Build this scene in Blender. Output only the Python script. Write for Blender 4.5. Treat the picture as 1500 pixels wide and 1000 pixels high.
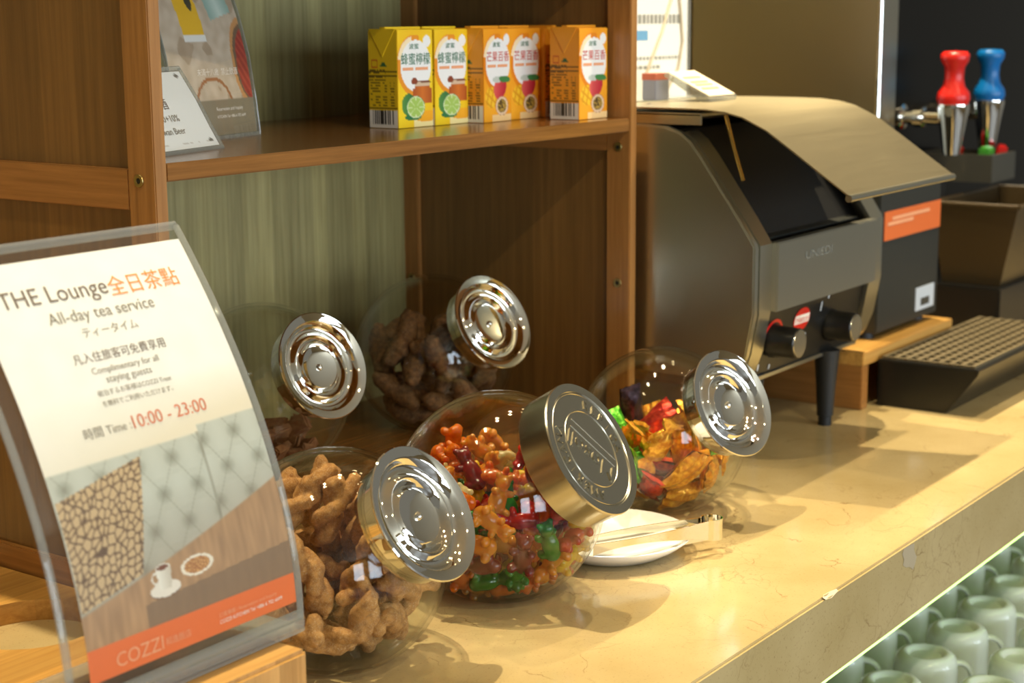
import bpy, bmesh, math, random
import numpy as np
from mathutils import Vector, Matrix, noise, Euler

random.seed(7); np.random.seed(7)
scene = bpy.context.scene
for o in list(bpy.data.objects): bpy.data.objects.remove(o)
col = scene.collection

# ------------------------------------------------------------------ camera
# counter top is z = 0, +X runs along the counter to the right, +Y goes to the back wall
FPX = 2421.9
CAM = Vector((0.0, 0.0, 0.52))
yaw, pitch, roll = [math.radians(a) for a in (35.812, 11.002, -0.4153)]
Fv = Vector((math.cos(yaw)*math.cos(pitch), math.sin(yaw)*math.cos(pitch), -math.sin(pitch)))
R0 = Vector((math.sin(yaw), -math.cos(yaw), 0)); U0 = R0.cross(Fv)
Rv = R0*math.cos(roll)+U0*math.sin(roll); Uv = -R0*math.sin(roll)+U0*math.cos(roll)
cam_d = bpy.data.cameras.new('camera'); cam = bpy.data.objects.new('camera', cam_d); col.objects.link(cam)
cam_d.sensor_width = 36.0; cam_d.lens = 36.0*FPX/1500.0; cam_d.clip_start = 0.05
cam.matrix_world = Matrix(((Rv.x, Uv.x, -Fv.x, CAM.x), (Rv.y, Uv.y, -Fv.y, CAM.y), (Rv.z, Uv.z, -Fv.z, CAM.z), (0, 0, 0, 1)))
cam_d.dof.use_dof = True; cam_d.dof.focus_distance = 1.47; cam_d.dof.aperture_fstop = 7.5
scene.camera = cam

# ------------------------------------------------------------------ view + world + lights
scene.view_settings.view_transform = 'Standard'; scene.view_settings.look = 'None'
scene.view_settings.gamma = 1.0; scene.view_settings.exposure = 0.12
scene.view_settings.use_curve_mapping = False
scene.cycles.use_denoising = True
scene.cycles.transparent_max_bounces = 40
scene.cycles.max_bounces = 10
scene.cycles.sample_clamp_indirect = 6.0
world = bpy.data.worlds.new('room_ambient'); scene.world = world; world.use_nodes = True
wb = world.node_tree.nodes['Background']; wb.inputs[0].default_value = (0.86, 0.82, 0.70, 1); wb.inputs[1].default_value = 0.20

def lin(c):
    return tuple(((v/255.0)/12.92 if v/255.0 <= 0.04045 else ((v/255.0+0.055)/1.055)**2.4) for v in c)

def empty(name, loc=(0, 0, 0), rz=0.0):
    o = bpy.data.objects.new(name, None); col.objects.link(o); o.location = loc; o.rotation_euler = (0, 0, rz)
    o.empty_display_size = 0.02
    return o
def tag(o, label=None, cat=None, group=None, kind=None):
    if label: o['label'] = label
    if cat: o['category'] = cat
    if group: o['group'] = group
    if kind: o['kind'] = kind
    return o

# ------------------------------------------------------------------ materials
def new_mat(name):
    m = bpy.data.materials.new(name); m.use_nodes = True
    nt = m.node_tree; return m, nt, nt.nodes['Principled BSDF']
def plain(name, c, rough=0.5, metal=0.0, spec=0.5, sub=0.0, coat=0.0):
    m, nt, b = new_mat(name)
    b.inputs['Base Color'].default_value = (*lin(c), 1); b.inputs['Roughness'].default_value = rough
    b.inputs['Metallic'].default_value = metal; b.inputs['Specular IOR Level'].default_value = spec
    if sub: b.inputs['Subsurface Weight'].default_value = sub; b.inputs['Subsurface Radius'].default_value = (0.01, 0.006, 0.004); b.inputs['Subsurface Scale'].default_value = 0.6
    if coat: b.inputs['Coat Weight'].default_value = coat
    return m
def nn(nt, t, **kw):
    n = nt.nodes.new(t)
    for k, v in kw.items(): setattr(n, k, v)
    return n
def ramp(nt, stops):
    r = nn(nt, 'ShaderNodeValToRGB'); e = r.color_ramp.elements
    while len(e) < len(stops): e.new(0.5)
    for i, (p, c) in enumerate(stops): e[i].position = p; e[i].color = (*c, 1) if len(c) == 3 else c
    return r
def mapping(nt, scale, loc=(0, 0, 0), rot=(0, 0, 0)):
    tc = nn(nt, 'ShaderNodeTexCoord'); mp = nn(nt, 'ShaderNodeMapping')
    mp.inputs['Scale'].default_value = scale; mp.inputs['Location'].default_value = loc; mp.inputs['Rotation'].default_value = rot
    nt.links.new(tc.outputs['Object'], mp.inputs['Vector']); return mp
def wood(name, c_dark, c_light, grain=(4, 90, 90), rough=0.38, strips=None, coat=0.15):
    """wood with its grain running along the axis that has the small scale; strips=(axis, width) adds laminated staves"""
    m, nt, b = new_mat(name); L = nt.links
    mp = mapping(nt, grain)
    n1 = nn(nt, 'ShaderNodeTexNoise'); n1.inputs['Scale'].default_value = 1.6; n1.inputs['Detail'].default_value = 6; n1.inputs['Roughness'].default_value = 0.65
    L.new(mp.outputs[0], n1.inputs['Vector'])
    r = ramp(nt, [(0.3, lin(c_dark)), (0.7, lin(c_light))]); L.new(n1.outputs['Fac'], r.inputs[0])
    colr = r.outputs[0]
    if strips:
        ax, w = strips
        tc = nn(nt, 'ShaderNodeTexCoord'); sx = nn(nt, 'ShaderNodeSeparateXYZ'); L.new(tc.outputs['Object'], sx.inputs[0])
        dv = nn(nt, 'ShaderNodeMath', operation='DIVIDE'); dv.inputs[1].default_value = w; L.new(sx.outputs[ax], dv.inputs[0])
        fl = nn(nt, 'ShaderNodeMath', operation='FLOOR'); L.new(dv.outputs[0], fl.inputs[0])
        wn = nn(nt, 'ShaderNodeTexWhiteNoise', noise_dimensions='1D'); L.new(fl.outputs[0], wn.inputs['W'])
        mr = nn(nt, 'ShaderNodeMapRange'); mr.inputs[3].default_value = 0.78; mr.inputs[4].default_value = 1.12; L.new(wn.outputs['Value'], mr.inputs[0])
        mx = nn(nt, 'ShaderNodeMix', data_type='RGBA', blend_type='MULTIPLY'); mx.inputs[0].default_value = 1.0
        L.new(r.outputs[0], mx.inputs[6]); L.new(mr.outputs[0], mx.inputs[7]); colr = mx.outputs[2]
    L.new(colr, b.inputs['Base Color']); b.inputs['Roughness'].default_value = rough
    b.inputs['Coat Weight'].default_value = coat; b.inputs['Coat Roughness'].default_value = 0.2
    bp = nn(nt, 'ShaderNodeBump'); bp.inputs['Strength'].default_value = 0.12; bp.inputs['Distance'].default_value = 0.001
    L.new(n1.outputs['Fac'], bp.inputs['Height']); L.new(bp.outputs[0], b.inputs['Normal'])
    return m
def metal(name, c, rough, brushed=None):
    m, nt, b = new_mat(name); L = nt.links
    b.inputs['Base Color'].default_value = (*lin(c), 1); b.inputs['Metallic'].default_value = 1.0; b.inputs['Roughness'].default_value = rough
    if brushed:
        mp = mapping(nt, brushed); n1 = nn(nt, 'ShaderNodeTexNoise'); n1.inputs['Scale'].default_value = 3; n1.inputs['Detail'].default_value = 4
        L.new(mp.outputs[0], n1.inputs['Vector'])
        mr = nn(nt, 'ShaderNodeMapRange'); mr.inputs[3].default_value = max(rough-0.03, 0.03); mr.inputs[4].default_value = rough+0.04; L.new(n1.outputs['Fac'], mr.inputs[0]); L.new(mr.outputs[0], b.inputs['Roughness'])
        bp = nn(nt, 'ShaderNodeBump'); bp.inputs['Strength'].default_value = 0.004; bp.inputs['Distance'].default_value = 0.0002; L.new(n1.outputs['Fac'], bp.inputs['Height']); L.new(bp.outputs[0], b.inputs['Normal'])
    return m
def thin_glass(name, tint=(0.97, 0.98, 0.96), ior=1.45, haze=0.0):
    """thin-walled clear glass or acrylic: light passes straight through, Fresnel reflection on top"""
    m = bpy.data.materials.new(name); m.use_nodes = True; nt = m.node_tree; L = nt.links
    for n in list(nt.nodes): nt.nodes.remove(n)
    out = nn(nt, 'ShaderNodeOutputMaterial'); tr = nn(nt, 'ShaderNodeBsdfTransparent'); tr.inputs[0].default_value = (*tint, 1)
    gl = nn(nt, 'ShaderNodeBsdfGlossy'); gl.inputs['Roughness'].default_value = 0.015
    # Schlick Fresnel, the same from both sides of the thin wall
    f0 = ((ior-1)/(ior+1))**2; lw = nn(nt, 'ShaderNodeLayerWeight'); lw.inputs['Blend'].default_value = 0.5
    pw_ = nn(nt, 'ShaderNodeMath', operation='POWER'); pw_.inputs[1].default_value = 5.0; L.new(lw.outputs['Facing'], pw_.inputs[0])
    fr = nn(nt, 'ShaderNodeMath', operation='MULTIPLY_ADD'); fr.inputs[1].default_value = 1-f0; fr.inputs[2].default_value = f0; L.new(pw_.outputs[0], fr.inputs[0])
    mx = nn(nt, 'ShaderNodeMixShader'); L.new(fr.outputs[0], mx.inputs[0]); L.new(tr.outputs[0], mx.inputs[1]); L.new(gl.outputs[0], mx.inputs[2])
    last = mx.outputs[0]
    if haze:
        df = nn(nt, 'ShaderNodeBsdfDiffuse'); df.inputs[0].default_value = (0.8, 0.8, 0.76, 1); m2 = nn(nt, 'ShaderNodeMixShader'); m2.inputs[0].default_value = haze
        L.new(last, m2.inputs[1]); L.new(df.outputs[0], m2.inputs[2]); last = m2.outputs[0]
    L.new(last, out.inputs[0]); return m
def colattr(name, rough=0.45, spec=0.5):
    m, nt, b = new_mat(name); a = nn(nt, 'ShaderNodeAttribute'); a.attribute_name = 'Col'
    nt.links.new(a.outputs['Color'], b.inputs['Base Color']); b.inputs['Roughness'].default_value = rough; b.inputs['Specular IOR Level'].default_value = spec
    return m
def emit(name, c, s):
    m = bpy.data.materials.new(name); m.use_nodes = True; nt = m.node_tree
    for n in list(nt.nodes): nt.nodes.remove(n)
    out = nn(nt, 'ShaderNodeOutputMaterial'); e = nn(nt, 'ShaderNodeEmission'); e.inputs[0].default_value = (*lin(c), 1); e.inputs[1].default_value = s
    nt.links.new(e.outputs[0], out.inputs[0]); return m
def gummy(name, c):
    m, nt, b = new_mat(name)
    b.inputs['Base Color'].default_value = (*lin(c), 1); b.inputs['Roughness'].default_value = 0.22
    b.inputs['Transmission Weight'].default_value = 0.6; b.inputs['IOR'].default_value = 1.35
    b.inputs['Subsurface Weight'].default_value = 0.8; b.inputs['Subsurface Radius'].default_value = (0.02, 0.02, 0.02); b.inputs['Subsurface Scale'].default_value = 0.35
    b.inputs['Coat Weight'].default_value = 0.4; b.inputs['Coat Roughness'].default_value = 0.08
    return m
def crusty(name, c1, c2, sugar=0.0):
    m, nt, b = new_mat(name); L = nt.links
    mp = mapping(nt, (1, 1, 1)); n1 = nn(nt, 'ShaderNodeTexNoise'); n1.inputs['Scale'].default_value = 160; n1.inputs['Detail'].default_value = 5
    n2 = nn(nt, 'ShaderNodeTexNoise'); n2.inputs['Scale'].default_value = 1400; n2.inputs['Detail'].default_value = 2
    L.new(mp.outputs[0], n1.inputs['Vector']); L.new(mp.outputs[0], n2.inputs['Vector'])
    r = ramp(nt, [(0.35, lin(c1)), (0.68, lin(c2))]); L.new(n1.outputs['Fac'], r.inputs[0])
    r2 = ramp(nt, [(0.55, (0, 0, 0)), (0.68, (1, 1, 1))]); L.new(n2.outputs['Fac'], r2.inputs[0])
    mx = nn(nt, 'ShaderNodeMix', data_type='RGBA'); mf = nn(nt, 'ShaderNodeMath', operation='MULTIPLY'); mf.inputs[1].default_value = sugar
    L.new(r2.outputs[0], mf.inputs[0]); L.new(mf.outputs[0], mx.inputs[0]); L.new(r.outputs[0], mx.inputs[6]); mx.inputs[7].default_value = (*lin((240, 225, 195)), 1)
    L.new(mx.outputs[2], b.inputs['Base Color']); b.inputs['Roughness'].default_value = 0.75
    bp = nn(nt, 'ShaderNodeBump'); bp.inputs['Strength'].default_value = 0.5; bp.inputs['Distance'].default_value = 0.0015; L.new(n2.outputs['Fac'], bp.inputs['Height']); L.new(bp.outputs[0], b.inputs['Normal'])
    return m
def foil(name, c, c2):
    m, nt, b = new_mat(name); L = nt.links
    mp = mapping(nt, (1, 1, 1)); n1 = nn(nt, 'ShaderNodeTexNoise'); n1.inputs['Scale'].default_value = 220; n1.inputs['Detail'].default_value = 3; L.new(mp.outputs[0], n1.inputs['Vector'])
    r = ramp(nt, [(0.4, lin(c)), (0.62, lin(c2))]); L.new(n1.outputs['Fac'], r.inputs[0]); L.new(r.outputs[0], b.inputs['Base Color'])
    b.inputs['Metallic'].default_value = 0.55; b.inputs['Roughness'].default_value = 0.28
    bp = nn(nt, 'ShaderNodeBump'); bp.inputs['Strength'].default_value = 0.6; bp.inputs['Distance'].default_value = 0.002; L.new(n1.outputs['Fac'], bp.inputs['Height']); L.new(bp.outputs[0], b.inputs['Normal'])
    return m
def marble(name, base, dark, vein, stain=False):
    m, nt, b = new_mat(name); L = nt.links
    mp = mapping(nt, (1, 1, 1))
    n1 = nn(nt, 'ShaderNodeTexNoise'); n1.inputs['Scale'].default_value = 9; n1.inputs['Detail'].default_value = 7; L.new(mp.outputs[0], n1.inputs['Vector'])
    r = ramp(nt, [(0.3, lin(dark)), (0.7, lin(base))]); L.new(n1.outputs['Fac'], r.inputs[0])
    nd = nn(nt, 'ShaderNodeTexNoise'); nd.inputs['Scale'].default_value = 14; nd.inputs['Detail'].default_value = 6; L.new(mp.outputs[0], nd.inputs['Vector'])
    add = nn(nt, 'ShaderNodeMix', data_type='VECTOR') ; add.inputs[0].default_value = 0.10
    L.new(mp.outputs[0], add.inputs[4]); L.new(nd.outputs['Color'], add.inputs[5])
    vo = nn(nt, 'ShaderNodeTexVoronoi', feature='DISTANCE_TO_EDGE'); vo.inputs['Scale'].default_value = 11; L.new(add.outputs[1], vo.inputs['Vector'])
    rv = ramp(nt, [(0.0, (1, 1, 1)), (0.010, (0, 0, 0))]); L.new(vo.outputs['Distance'], rv.inputs[0])
    nm = nn(nt, 'ShaderNodeTexNoise'); nm.inputs['Scale'].default_value = 22; nm.inputs['Detail'].default_value = 2; L.new(mp.outputs[0], nm.inputs['Vector'])
    rm = ramp(nt, [(0.47, (0, 0, 0)), (0.66, (0.7, 0.7, 0.7))]); L.new(nm.outputs['Fac'], rm.inputs[0])
    mm = nn(nt, 'ShaderNodeMath', operation='MULTIPLY'); L.new(rv.outputs[0], mm.inputs[0]); L.new(rm.outputs[0], mm.inputs[1])
    v2 = nn(nt, 'ShaderNodeTexVoronoi', feature='DISTANCE_TO_EDGE'); v2.inputs['Scale'].default_value = 30; L.new(add.outputs[1], v2.inputs['Vector'])
    r2 = ramp(nt, [(0.0, (0.34, 0.34, 0.34)), (0.02, (0, 0, 0))]); L.new(v2.outputs['Distance'], r2.inputs[0])
    ns = nn(nt, 'ShaderNodeTexNoise'); ns.inputs['Scale'].default_value = 420; ns.inputs['Detail'].default_value = 2; L.new(mp.outputs[0], ns.inputs['Vector'])
    rs2 = ramp(nt, [(0.62, (0, 0, 0)), (0.74, (0.35, 0.35, 0.35))]); L.new(ns.outputs['Fac'], rs2.inputs[0])
    nm2 = nn(nt, 'ShaderNodeTexNoise'); nm2.inputs['Scale'].default_value = 7; nm2.inputs['Detail'].default_value = 3; L.new(mp.outputs[0], nm2.inputs['Vector'])
    rm2 = ramp(nt, [(0.48, (0, 0, 0)), (0.60, (1, 1, 1))]); L.new(nm2.outputs['Fac'], rm2.inputs[0])
    mq = nn(nt, 'ShaderNodeMath', operation='MULTIPLY'); L.new(r2.outputs[0], mq.inputs[0]); L.new(rm2.outputs[0], mq.inputs[1])
    m3 = nn(nt, 'ShaderNodeMath', operation='MAXIMUM'); L.new(mm.outputs[0], m3.inputs[0]); L.new(mq.outputs[0], m3.inputs[1])
    m4 = nn(nt, 'ShaderNodeMath', operation='MAXIMUM'); L.new(m3.outputs[0], m4.inputs[0]); L.new(rs2.outputs[0], m4.inputs[1])
    mx = nn(nt, 'ShaderNodeMix', data_type='RGBA'); L.new(m4.outputs[0], mx.inputs[0]); L.new(r.outputs[0], mx.inputs[6]); mx.inputs[7].default_value = (*lin(vein), 1)
    L.new(mx.outputs[2], b.inputs['Base Color'])
    b.inputs['Roughness'].default_value = 0.13; b.inputs['Specular IOR Level'].default_value = 0.55
    return m

M = {}
M['marble'] = marble('beige_marble', (206, 184, 134), (188, 165, 113), (118, 84, 48))
M['wood_edge'] = wood('brown_wood_long', (140, 88, 40), (182, 124, 64), grain=(4, 120, 120))
M['wood_up'] = wood('brown_wood_upright', (146, 98, 46), (178, 126, 66), grain=(110, 110, 4))
M['wood_deep'] = wood('brown_wood_depth', (146, 98, 46), (180, 126, 66), grain=(110, 4, 110))
M['wood_panel'] = wood('dark_wood_panel', (112, 78, 36), (138, 100, 50), grain=(90, 90, 3), strips=(1, 0.045))
M['shelf_top'] = wood('shelf_wood', (120, 78, 32), (156, 106, 50), grain=(4, 120, 120), rough=0.22, coat=0.35)
M['bamboo_green'] = wood('green_bamboo', (142, 132, 82), (176, 166, 112), grain=(110, 110, 4), strips=(0, 0.024), rough=0.4)
M['bamboo'] = wood('light_bamboo', (196, 142, 66), (224, 176, 96), grain=(4, 120, 120), strips=(1, 0.02), rough=0.4)
M['bamboo_front'] = wood('light_bamboo_staves', (172, 126, 70), (206, 160, 98), grain=(110, 110, 5), strips=(0, 0.018), rough=0.42)
M['chrome'] = metal('polished_chrome', (236, 234, 226), 0.035)
M['steel'] = metal('brushed_steel', (196, 194, 178), 0.30, brushed=(4, 300, 300))
M['steel_hood'] = metal('hood_steel', (196, 184, 152), 0.36, brushed=(4, 200, 200))
M['lid_steel'] = metal('lid_steel', (200, 194, 174), 0.22)
M['glass'] = thin_glass('jar_glass', tint=(0.975, 0.98, 0.965))
M['glass_edge'] = thin_glass('glass_bead', tint=(0.86, 0.9, 0.86), ior=1.6)
M['acrylic'] = thin_glass('clear_acrylic', tint=(0.96, 0.965, 0.95), ior=1.49, haze=0.02)
M['acrylic_edge'] = thin_glass('acrylic_edge', tint=(0.78, 0.8, 0.76), ior=1.5, haze=0.18)
M['paper'] = plain('white_paper', (244, 242, 234), 0.6)
M['card_print'] = colattr('printed_paper', 0.42)
M['ink'] = plain('brown_ink', (118, 100, 84), 0.6); M['ink_grey'] = plain('grey_ink', (140, 130, 112), 0.6)
M['ink_orange'] = plain('orange_ink', (240, 150, 62), 0.6); M['ink_red'] = plain('red_orange_ink', (222, 122, 82), 0.6)
M['ink_white'] = plain('white_ink', (248, 238, 224), 0.6); M['ink_pale'] = plain('pale_orange_ink', (240, 168, 122), 0.6)
M['ink_black'] = plain('black_ink', (40, 36, 30), 0.6); M['ink_green'] = plain('green_ink', (30, 112, 74), 0.6); M['ink_crimson'] = plain('crimson_ink', (206, 66, 44), 0.6)
M['ink_blue'] = plain('blue_ink', (110, 165, 205), 0.6)
M['black'] = plain('black_plastic', (22, 22, 20), 0.35); M['black_gloss'] = plain('black_gloss', (7, 7, 6), 0.3, spec=0.15)
M['dark_metal'] = plain('dark_grey_metal', (66, 68, 64), 0.42, metal=0.6); M['dark'] = plain('dark_cavity', (20, 18, 14), 0.6)
M['rubber'] = plain('black_rubber', (24, 26, 26), 0.55)
M['red'] = plain('red_plastic', (212, 34, 26), 0.3); M['blue'] = plain('blue_plastic', (10, 112, 186), 0.3); M['green_plastic'] = plain('green_plastic', (70, 150, 46), 0.4)
M['smoke_bin'] = plain('brown_plastic_bin', (66, 53, 31), 0.35); M['grey_plastic'] = plain('grey_plastic', (70, 67, 56), 0.5)
M['orange_label'] = plain('orange_label', (226, 112, 52), 0.45); M['white_label'] = plain('white_label', (206, 214, 220), 0.45)
M['engraved'] = plain('engraved_grey', (150, 150, 138), 0.5)
M['ceramic'] = plain('white_ceramic', (238, 236, 228), 0.16, coat=0.3)
M['mug'] = plain('mug_ceramic', (226, 230, 224), 0.22, coat=0.3)
M['olive_wall'] = wood('olive_wall_board', (150, 130, 78), (172, 150, 94), grain=(30, 30, 2), rough=0.5, coat=0.0)
M['ceiling'] = plain('ceiling_paint', (222, 210, 186), 0.8); M['floor'] = plain('floor_tile', (96, 82, 64), 0.5); M['wall_paint'] = plain('wall_paint', (196, 178, 146), 0.8)
M['brass'] = metal('brass', (196, 160, 84), 0.25); M['screw'] = metal('screw_cap', (170, 150, 96), 0.35)
M['led'] = emit('led_strip', (176, 234, 118), 4.2)
M['lamp'] = emit('lamp_disc', (255, 226, 170), 30.0)

# ------------------------------------------------------------------ geometry helpers
class MB:
    def __init__(s): s.v = []; s.f = []; s.m = []
    def add(s, vs, fs, mi=0):
        o = len(s.v); s.v += [tuple(v) for v in vs]; s.f += [tuple(i+o for i in f) for f in fs]; s.m += [mi]*len(fs); return s
    def box(s, x0, x1, y0, y1, z0, z1, mi=0):
        return s.add([(x0, y0, z0), (x1, y0, z0), (x1, y1, z0), (x0, y1, z0), (x0, y0, z1), (x1, y0, z1), (x1, y1, z1), (x0, y1, z1)],
                     [(0, 3, 2, 1), (4, 5, 6, 7), (0, 1, 5, 4), (1, 2, 6, 5), (2, 3, 7, 6), (3, 0, 4, 7)], mi)
    def prism_x(s, prof, x0, x1, mi=0):
        """closed (y,z) outline extruded along x"""
        n = len(prof); vs = [(x0, y, z) for y, z in prof]+[(x1, y, z) for y, z in prof]
        fs = [tuple(range(n)), tuple(range(2*n-1, n-1, -1))]+[(i, i+n, (i+1) % n+n, (i+1) % n) for i in range(n)]
        return s.add(vs, fs, mi)
    def sheet_x(s, prof, x0, x1, th, mi=0):
        """open (y,z) line thickened and extruded along x"""
        p = np.array(prof, float); t = np.gradient(p, axis=0); t /= np.linalg.norm(t, axis=1)[:, None]; nrm = np.stack([-t[:, 1], t[:, 0]], 1)
        q = p+nrm*th
        return s.prism_x([tuple(a) for a in p]+[tuple(a) for a in q[::-1]], x0, x1, mi)
    def lathe(s, prof, n=48, M4=None, mi=0, close=False):
        """(r,t) profile turned about local +Z (t), optional matrix"""
        vs = []; k = len(prof)
        for i in range(n):
            a = 2*math.pi*i/n
            for r, t in prof: vs.append((r*math.cos(a), r*math.sin(a), t))
        fs = []
        for i in range(n):
            j = (i+1) % n
            for a in range(k-1): fs.append((i*k+a, j*k+a, j*k+a+1, i*k+a+1))
            if close: fs.append((i*k+k-1, j*k+k-1, j*k, i*k))
        if M4 is not None: vs = [tuple(M4 @ Vector(v)) for v in vs]
        return s.add(vs, fs, mi)
    def tube(s, pts, r, n=8, mi=0, flat=None):
        pts = [Vector(p) for p in pts]; vs = []; prev = None
        for i, p in enumerate(pts):
            t = (pts[min(i+1, len(pts)-1)]-pts[max(i-1, 0)]).normalized()
            a = prev if prev is not None else (Vector((0, 0, 1)) if abs(t.z) < 0.9 else Vector((1, 0, 0)))
            b = t.cross(a).normalized(); a = b.cross(t).normalized(); prev = a
            ra, rb = (r, r) if flat is None else flat
            if hasattr(r, '__len__'): ra = rb = r[i]
            for k in range(n):
                w = 2*math.pi*k/n; vs.append(p+a*math.cos(w)*ra+b*math.sin(w)*rb)
        m = len(pts); fs = [(i*n+k, i*n+(k+1) % n, (i+1)*n+(k+1) % n, (i+1)*n+k) for i in range(m-1) for k in range(n)]
        fs += [tuple(range(n-1, -1, -1)), tuple(range((m-1)*n, m*n))]
        return s.add(vs, fs, mi)
    def build(s, name, mats, parent=None, smooth=False, bevel=0.0, seg=2, angle=None, loc=None):
        me = bpy.data.meshes.new(name); me.from_pydata(s.v, [], s.f)
        mats = mats if isinstance(mats, (list, tuple)) else [mats]
        for m in mats: me.materials.append(m)
        for p, mi in zip(me.polygons, s.m): p.material_index = mi
        bm = bmesh.new(); bm.from_mesh(me)
        bmesh.ops.remove_doubles(bm, verts=bm.verts, dist=1e-6)
        bmesh.ops.recalc_face_normals(bm, faces=bm.faces)
        if bevel:
            es = [e for e in bm.edges if len(e.link_faces) == 2 and e.calc_face_angle(0) > 0.5]
            bmesh.ops.bevel(bm, geom=es, offset=bevel, segments=seg, affect='EDGES', clamp_overlap=True)
        bm.to_mesh(me); bm.free()
        if smooth or bevel:
            for p in me.polygons: p.use_smooth = True
            me.set_sharp_from_angle(angle=angle if angle else math.radians(38))
        o = bpy.data.objects.new(name, me); col.objects.link(o)
        if parent: o.parent = parent
        if loc: o.location = loc
        return o

def rot_to(axis, loc=(0, 0, 0)):
    """matrix taking local +Z to axis"""
    q = Vector((0, 0, 1)).rotation_difference(Vector(axis).normalized())
    return Matrix.Translation(loc) @ q.to_matrix().to_4x4()
def box_part(name, mat, parent, b, bevel=0.001):
    return MB().box(*b).build(name, mat, parent, bevel=bevel)

_tc = {}
def text_geo(s):
    """flat glyph mesh of a string, normalised: x from 0 to width, cap height near 1"""
    if s in _tc: return _tc[s]
    cu = bpy.data.curves.new('t', 'FONT'); cu.body = s; cu.size = 1.0; cu.resolution_u = 3
    ob = bpy.data.objects.new('t', cu); col.objects.link(ob)
    bpy.context.view_layer.update()
    me = bpy.data.meshes.new_from_object(ob.evaluated_get(bpy.context.evaluated_depsgraph_get()))
    v = np.array([tuple(p.co)[:2] for p in me.vertices]) if len(me.vertices) else np.zeros((0, 2))
    f = [tuple(p.vertices) for p in me.polygons]
    bpy.data.objects.remove(ob); bpy.data.curves.remove(cu); bpy.data.meshes.remove(me)
    if len(v): v[:, 0] -= v[:, 0].min()
    _tc[s] = (v, f); return v, f
def text_part(name, s, mat, parent, surf, a0, a1, bc, h=None, align='fit', mb=None):
    """letters laid on surf(a, b) -> point; a runs right, b runs up the sheet; fitted between a0 and a1, centred on bc"""
    v, f = text_geo(s)
    if not len(v): return None
    w = v[:, 0].max(); ymid = (v[:, 1].max()+v[:, 1].min())/2
    k = (a1-a0)/w; kh = k if h is None else h/(v[:, 1].max()-v[:, 1].min())
    vs = [surf(a0+x*k, bc+(y-ymid)*kh) for x, y in v]
    if mb is not None: mb.add(vs, f); return None
    return MB().add(vs, f).build(name, mat, parent)

def grid_print(name, fn, surf, nu, nv, mat, parent):
    """a printed sheet: colour per vertex comes from fn(u, v) with u to the right and v downward, both 0..1"""
    us = np.linspace(0, 1, nu); vsn = np.linspace(0, 1, nv); vs = []; cs = []
    for v in vsn:
        for u in us: vs.append(surf(u, v)); cs.append((*lin(fn(u, v)), 1.0))
    fs = [(j*nu+i, (j+1)*nu+i, (j+1)*nu+i+1, j*nu+i+1) for j in range(nv-1) for i in range(nu-1)]
    me = bpy.data.meshes.new(name); me.from_pydata(vs, [], fs); me.materials.append(mat)
    a = me.color_attributes.new('Col', 'FLOAT_COLOR', 'POINT'); a.data.foreach_set('color', np.array(cs, 'f').ravel())
    o = bpy.data.objects.new(name, me); col.objects.link(o); o.parent = parent; return o

def copy_tree(o, parent=None):
    c = o.copy(); col.objects.link(c)
    if parent: c.parent = parent
    for ch in o.children: copy_tree(ch, c)
    return c

# ================================================================== room lights (fixtures with their lamps)
def downlight(x, y, target, watts, size=55, z=1.78):
    t = empty('ceiling_downlight', (x, y, z))
    MB().lathe([(0.045, -0.001), (0.058, -0.006), (0.062, -0.002), (0.062, 0.0)], 32).build('trim_ring', M['ceiling'], t, smooth=True)
    MB().lathe([(0.0, 0.004), (0.046, 0.004)], 32).build('lamp_face', M['lamp'], t)
    ld = bpy.data.lights.new('downlight_beam', 'SPOT'); ld.energy = watts; ld.spot_size = math.radians(size); ld.spot_blend = 0.6; ld.shadow_soft_size = 0.014; ld.color = (1.0, 0.84, 0.56)
    lo = bpy.data.objects.new('lamp_beam', ld); col.objects.link(lo); lo.parent = t; lo.location = (0, 0, -0.012)
    d = (Vector(target)-Vector((x, y, z))).normalized(); lo.rotation_euler = d.to_track_quat('-Z', 'Y').to_euler()
    tag(t, 'round recessed ceiling downlight shining warm light onto the counter', 'downlight', 'ceiling downlights over the counter')
    return t
for x_, w_ in ((2.54, 150), (2.03, 90), (1.53, 16), (1.03, 110), (0.53, 18)): downlight(x_, 1.17, (x_-0.12, 0.92, 0), w_, 58)
downlight(2.25, 0.64, (1.95, 0.72, 0), 75, 58)
downlight(0.50, -0.60, (1.0, 1.1, 0.2), 40, 80)  # unseen customer-side lamp, added to brighten the shelf fronts and left side
downlight(1.90, -0.50, (1.6, 1.1, 0.2), 14, 80)  # second added lamp out of view, fills light onto the shelf fronts

# ================================================================== setting
def struct(name, o): o['kind'] = 'structure'; return o
struct('floor', MB().box(-3, 6, -4.6, 2.4, -1.0, -0.9).build('floor', M['floor']))
struct('ceiling', MB().box(-3, 6, -4.6, 2.4, 1.785, 1.9).build('ceiling', M['ceiling']))
struct('wall_back', MB().box(-3, 6, 1.62, 1.72, -0.9, 1.785).build('wall_back', M['olive_wall']))
wf = MB()
for x0, x1 in ((-3, -2.1), (-0.9, -0.4), (0.8, 1.3), (2.5, 3.0), (4.2, 6)): wf.box(x0, x1, -4.6, -4.5, -0.9, 1.785)
for x0, x1 in ((-2.1, -0.9), (-0.4, 0.8), (1.3, 2.5), (3.0, 4.2)): wf.box(x0, x1, -4.6, -4.5, -0.9, -0.3); wf.box(x0, x1, -4.6, -4.5, 1.45, 1.785)
struct('wall_front', wf.build('wall_front', M['wall_paint']))
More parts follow.
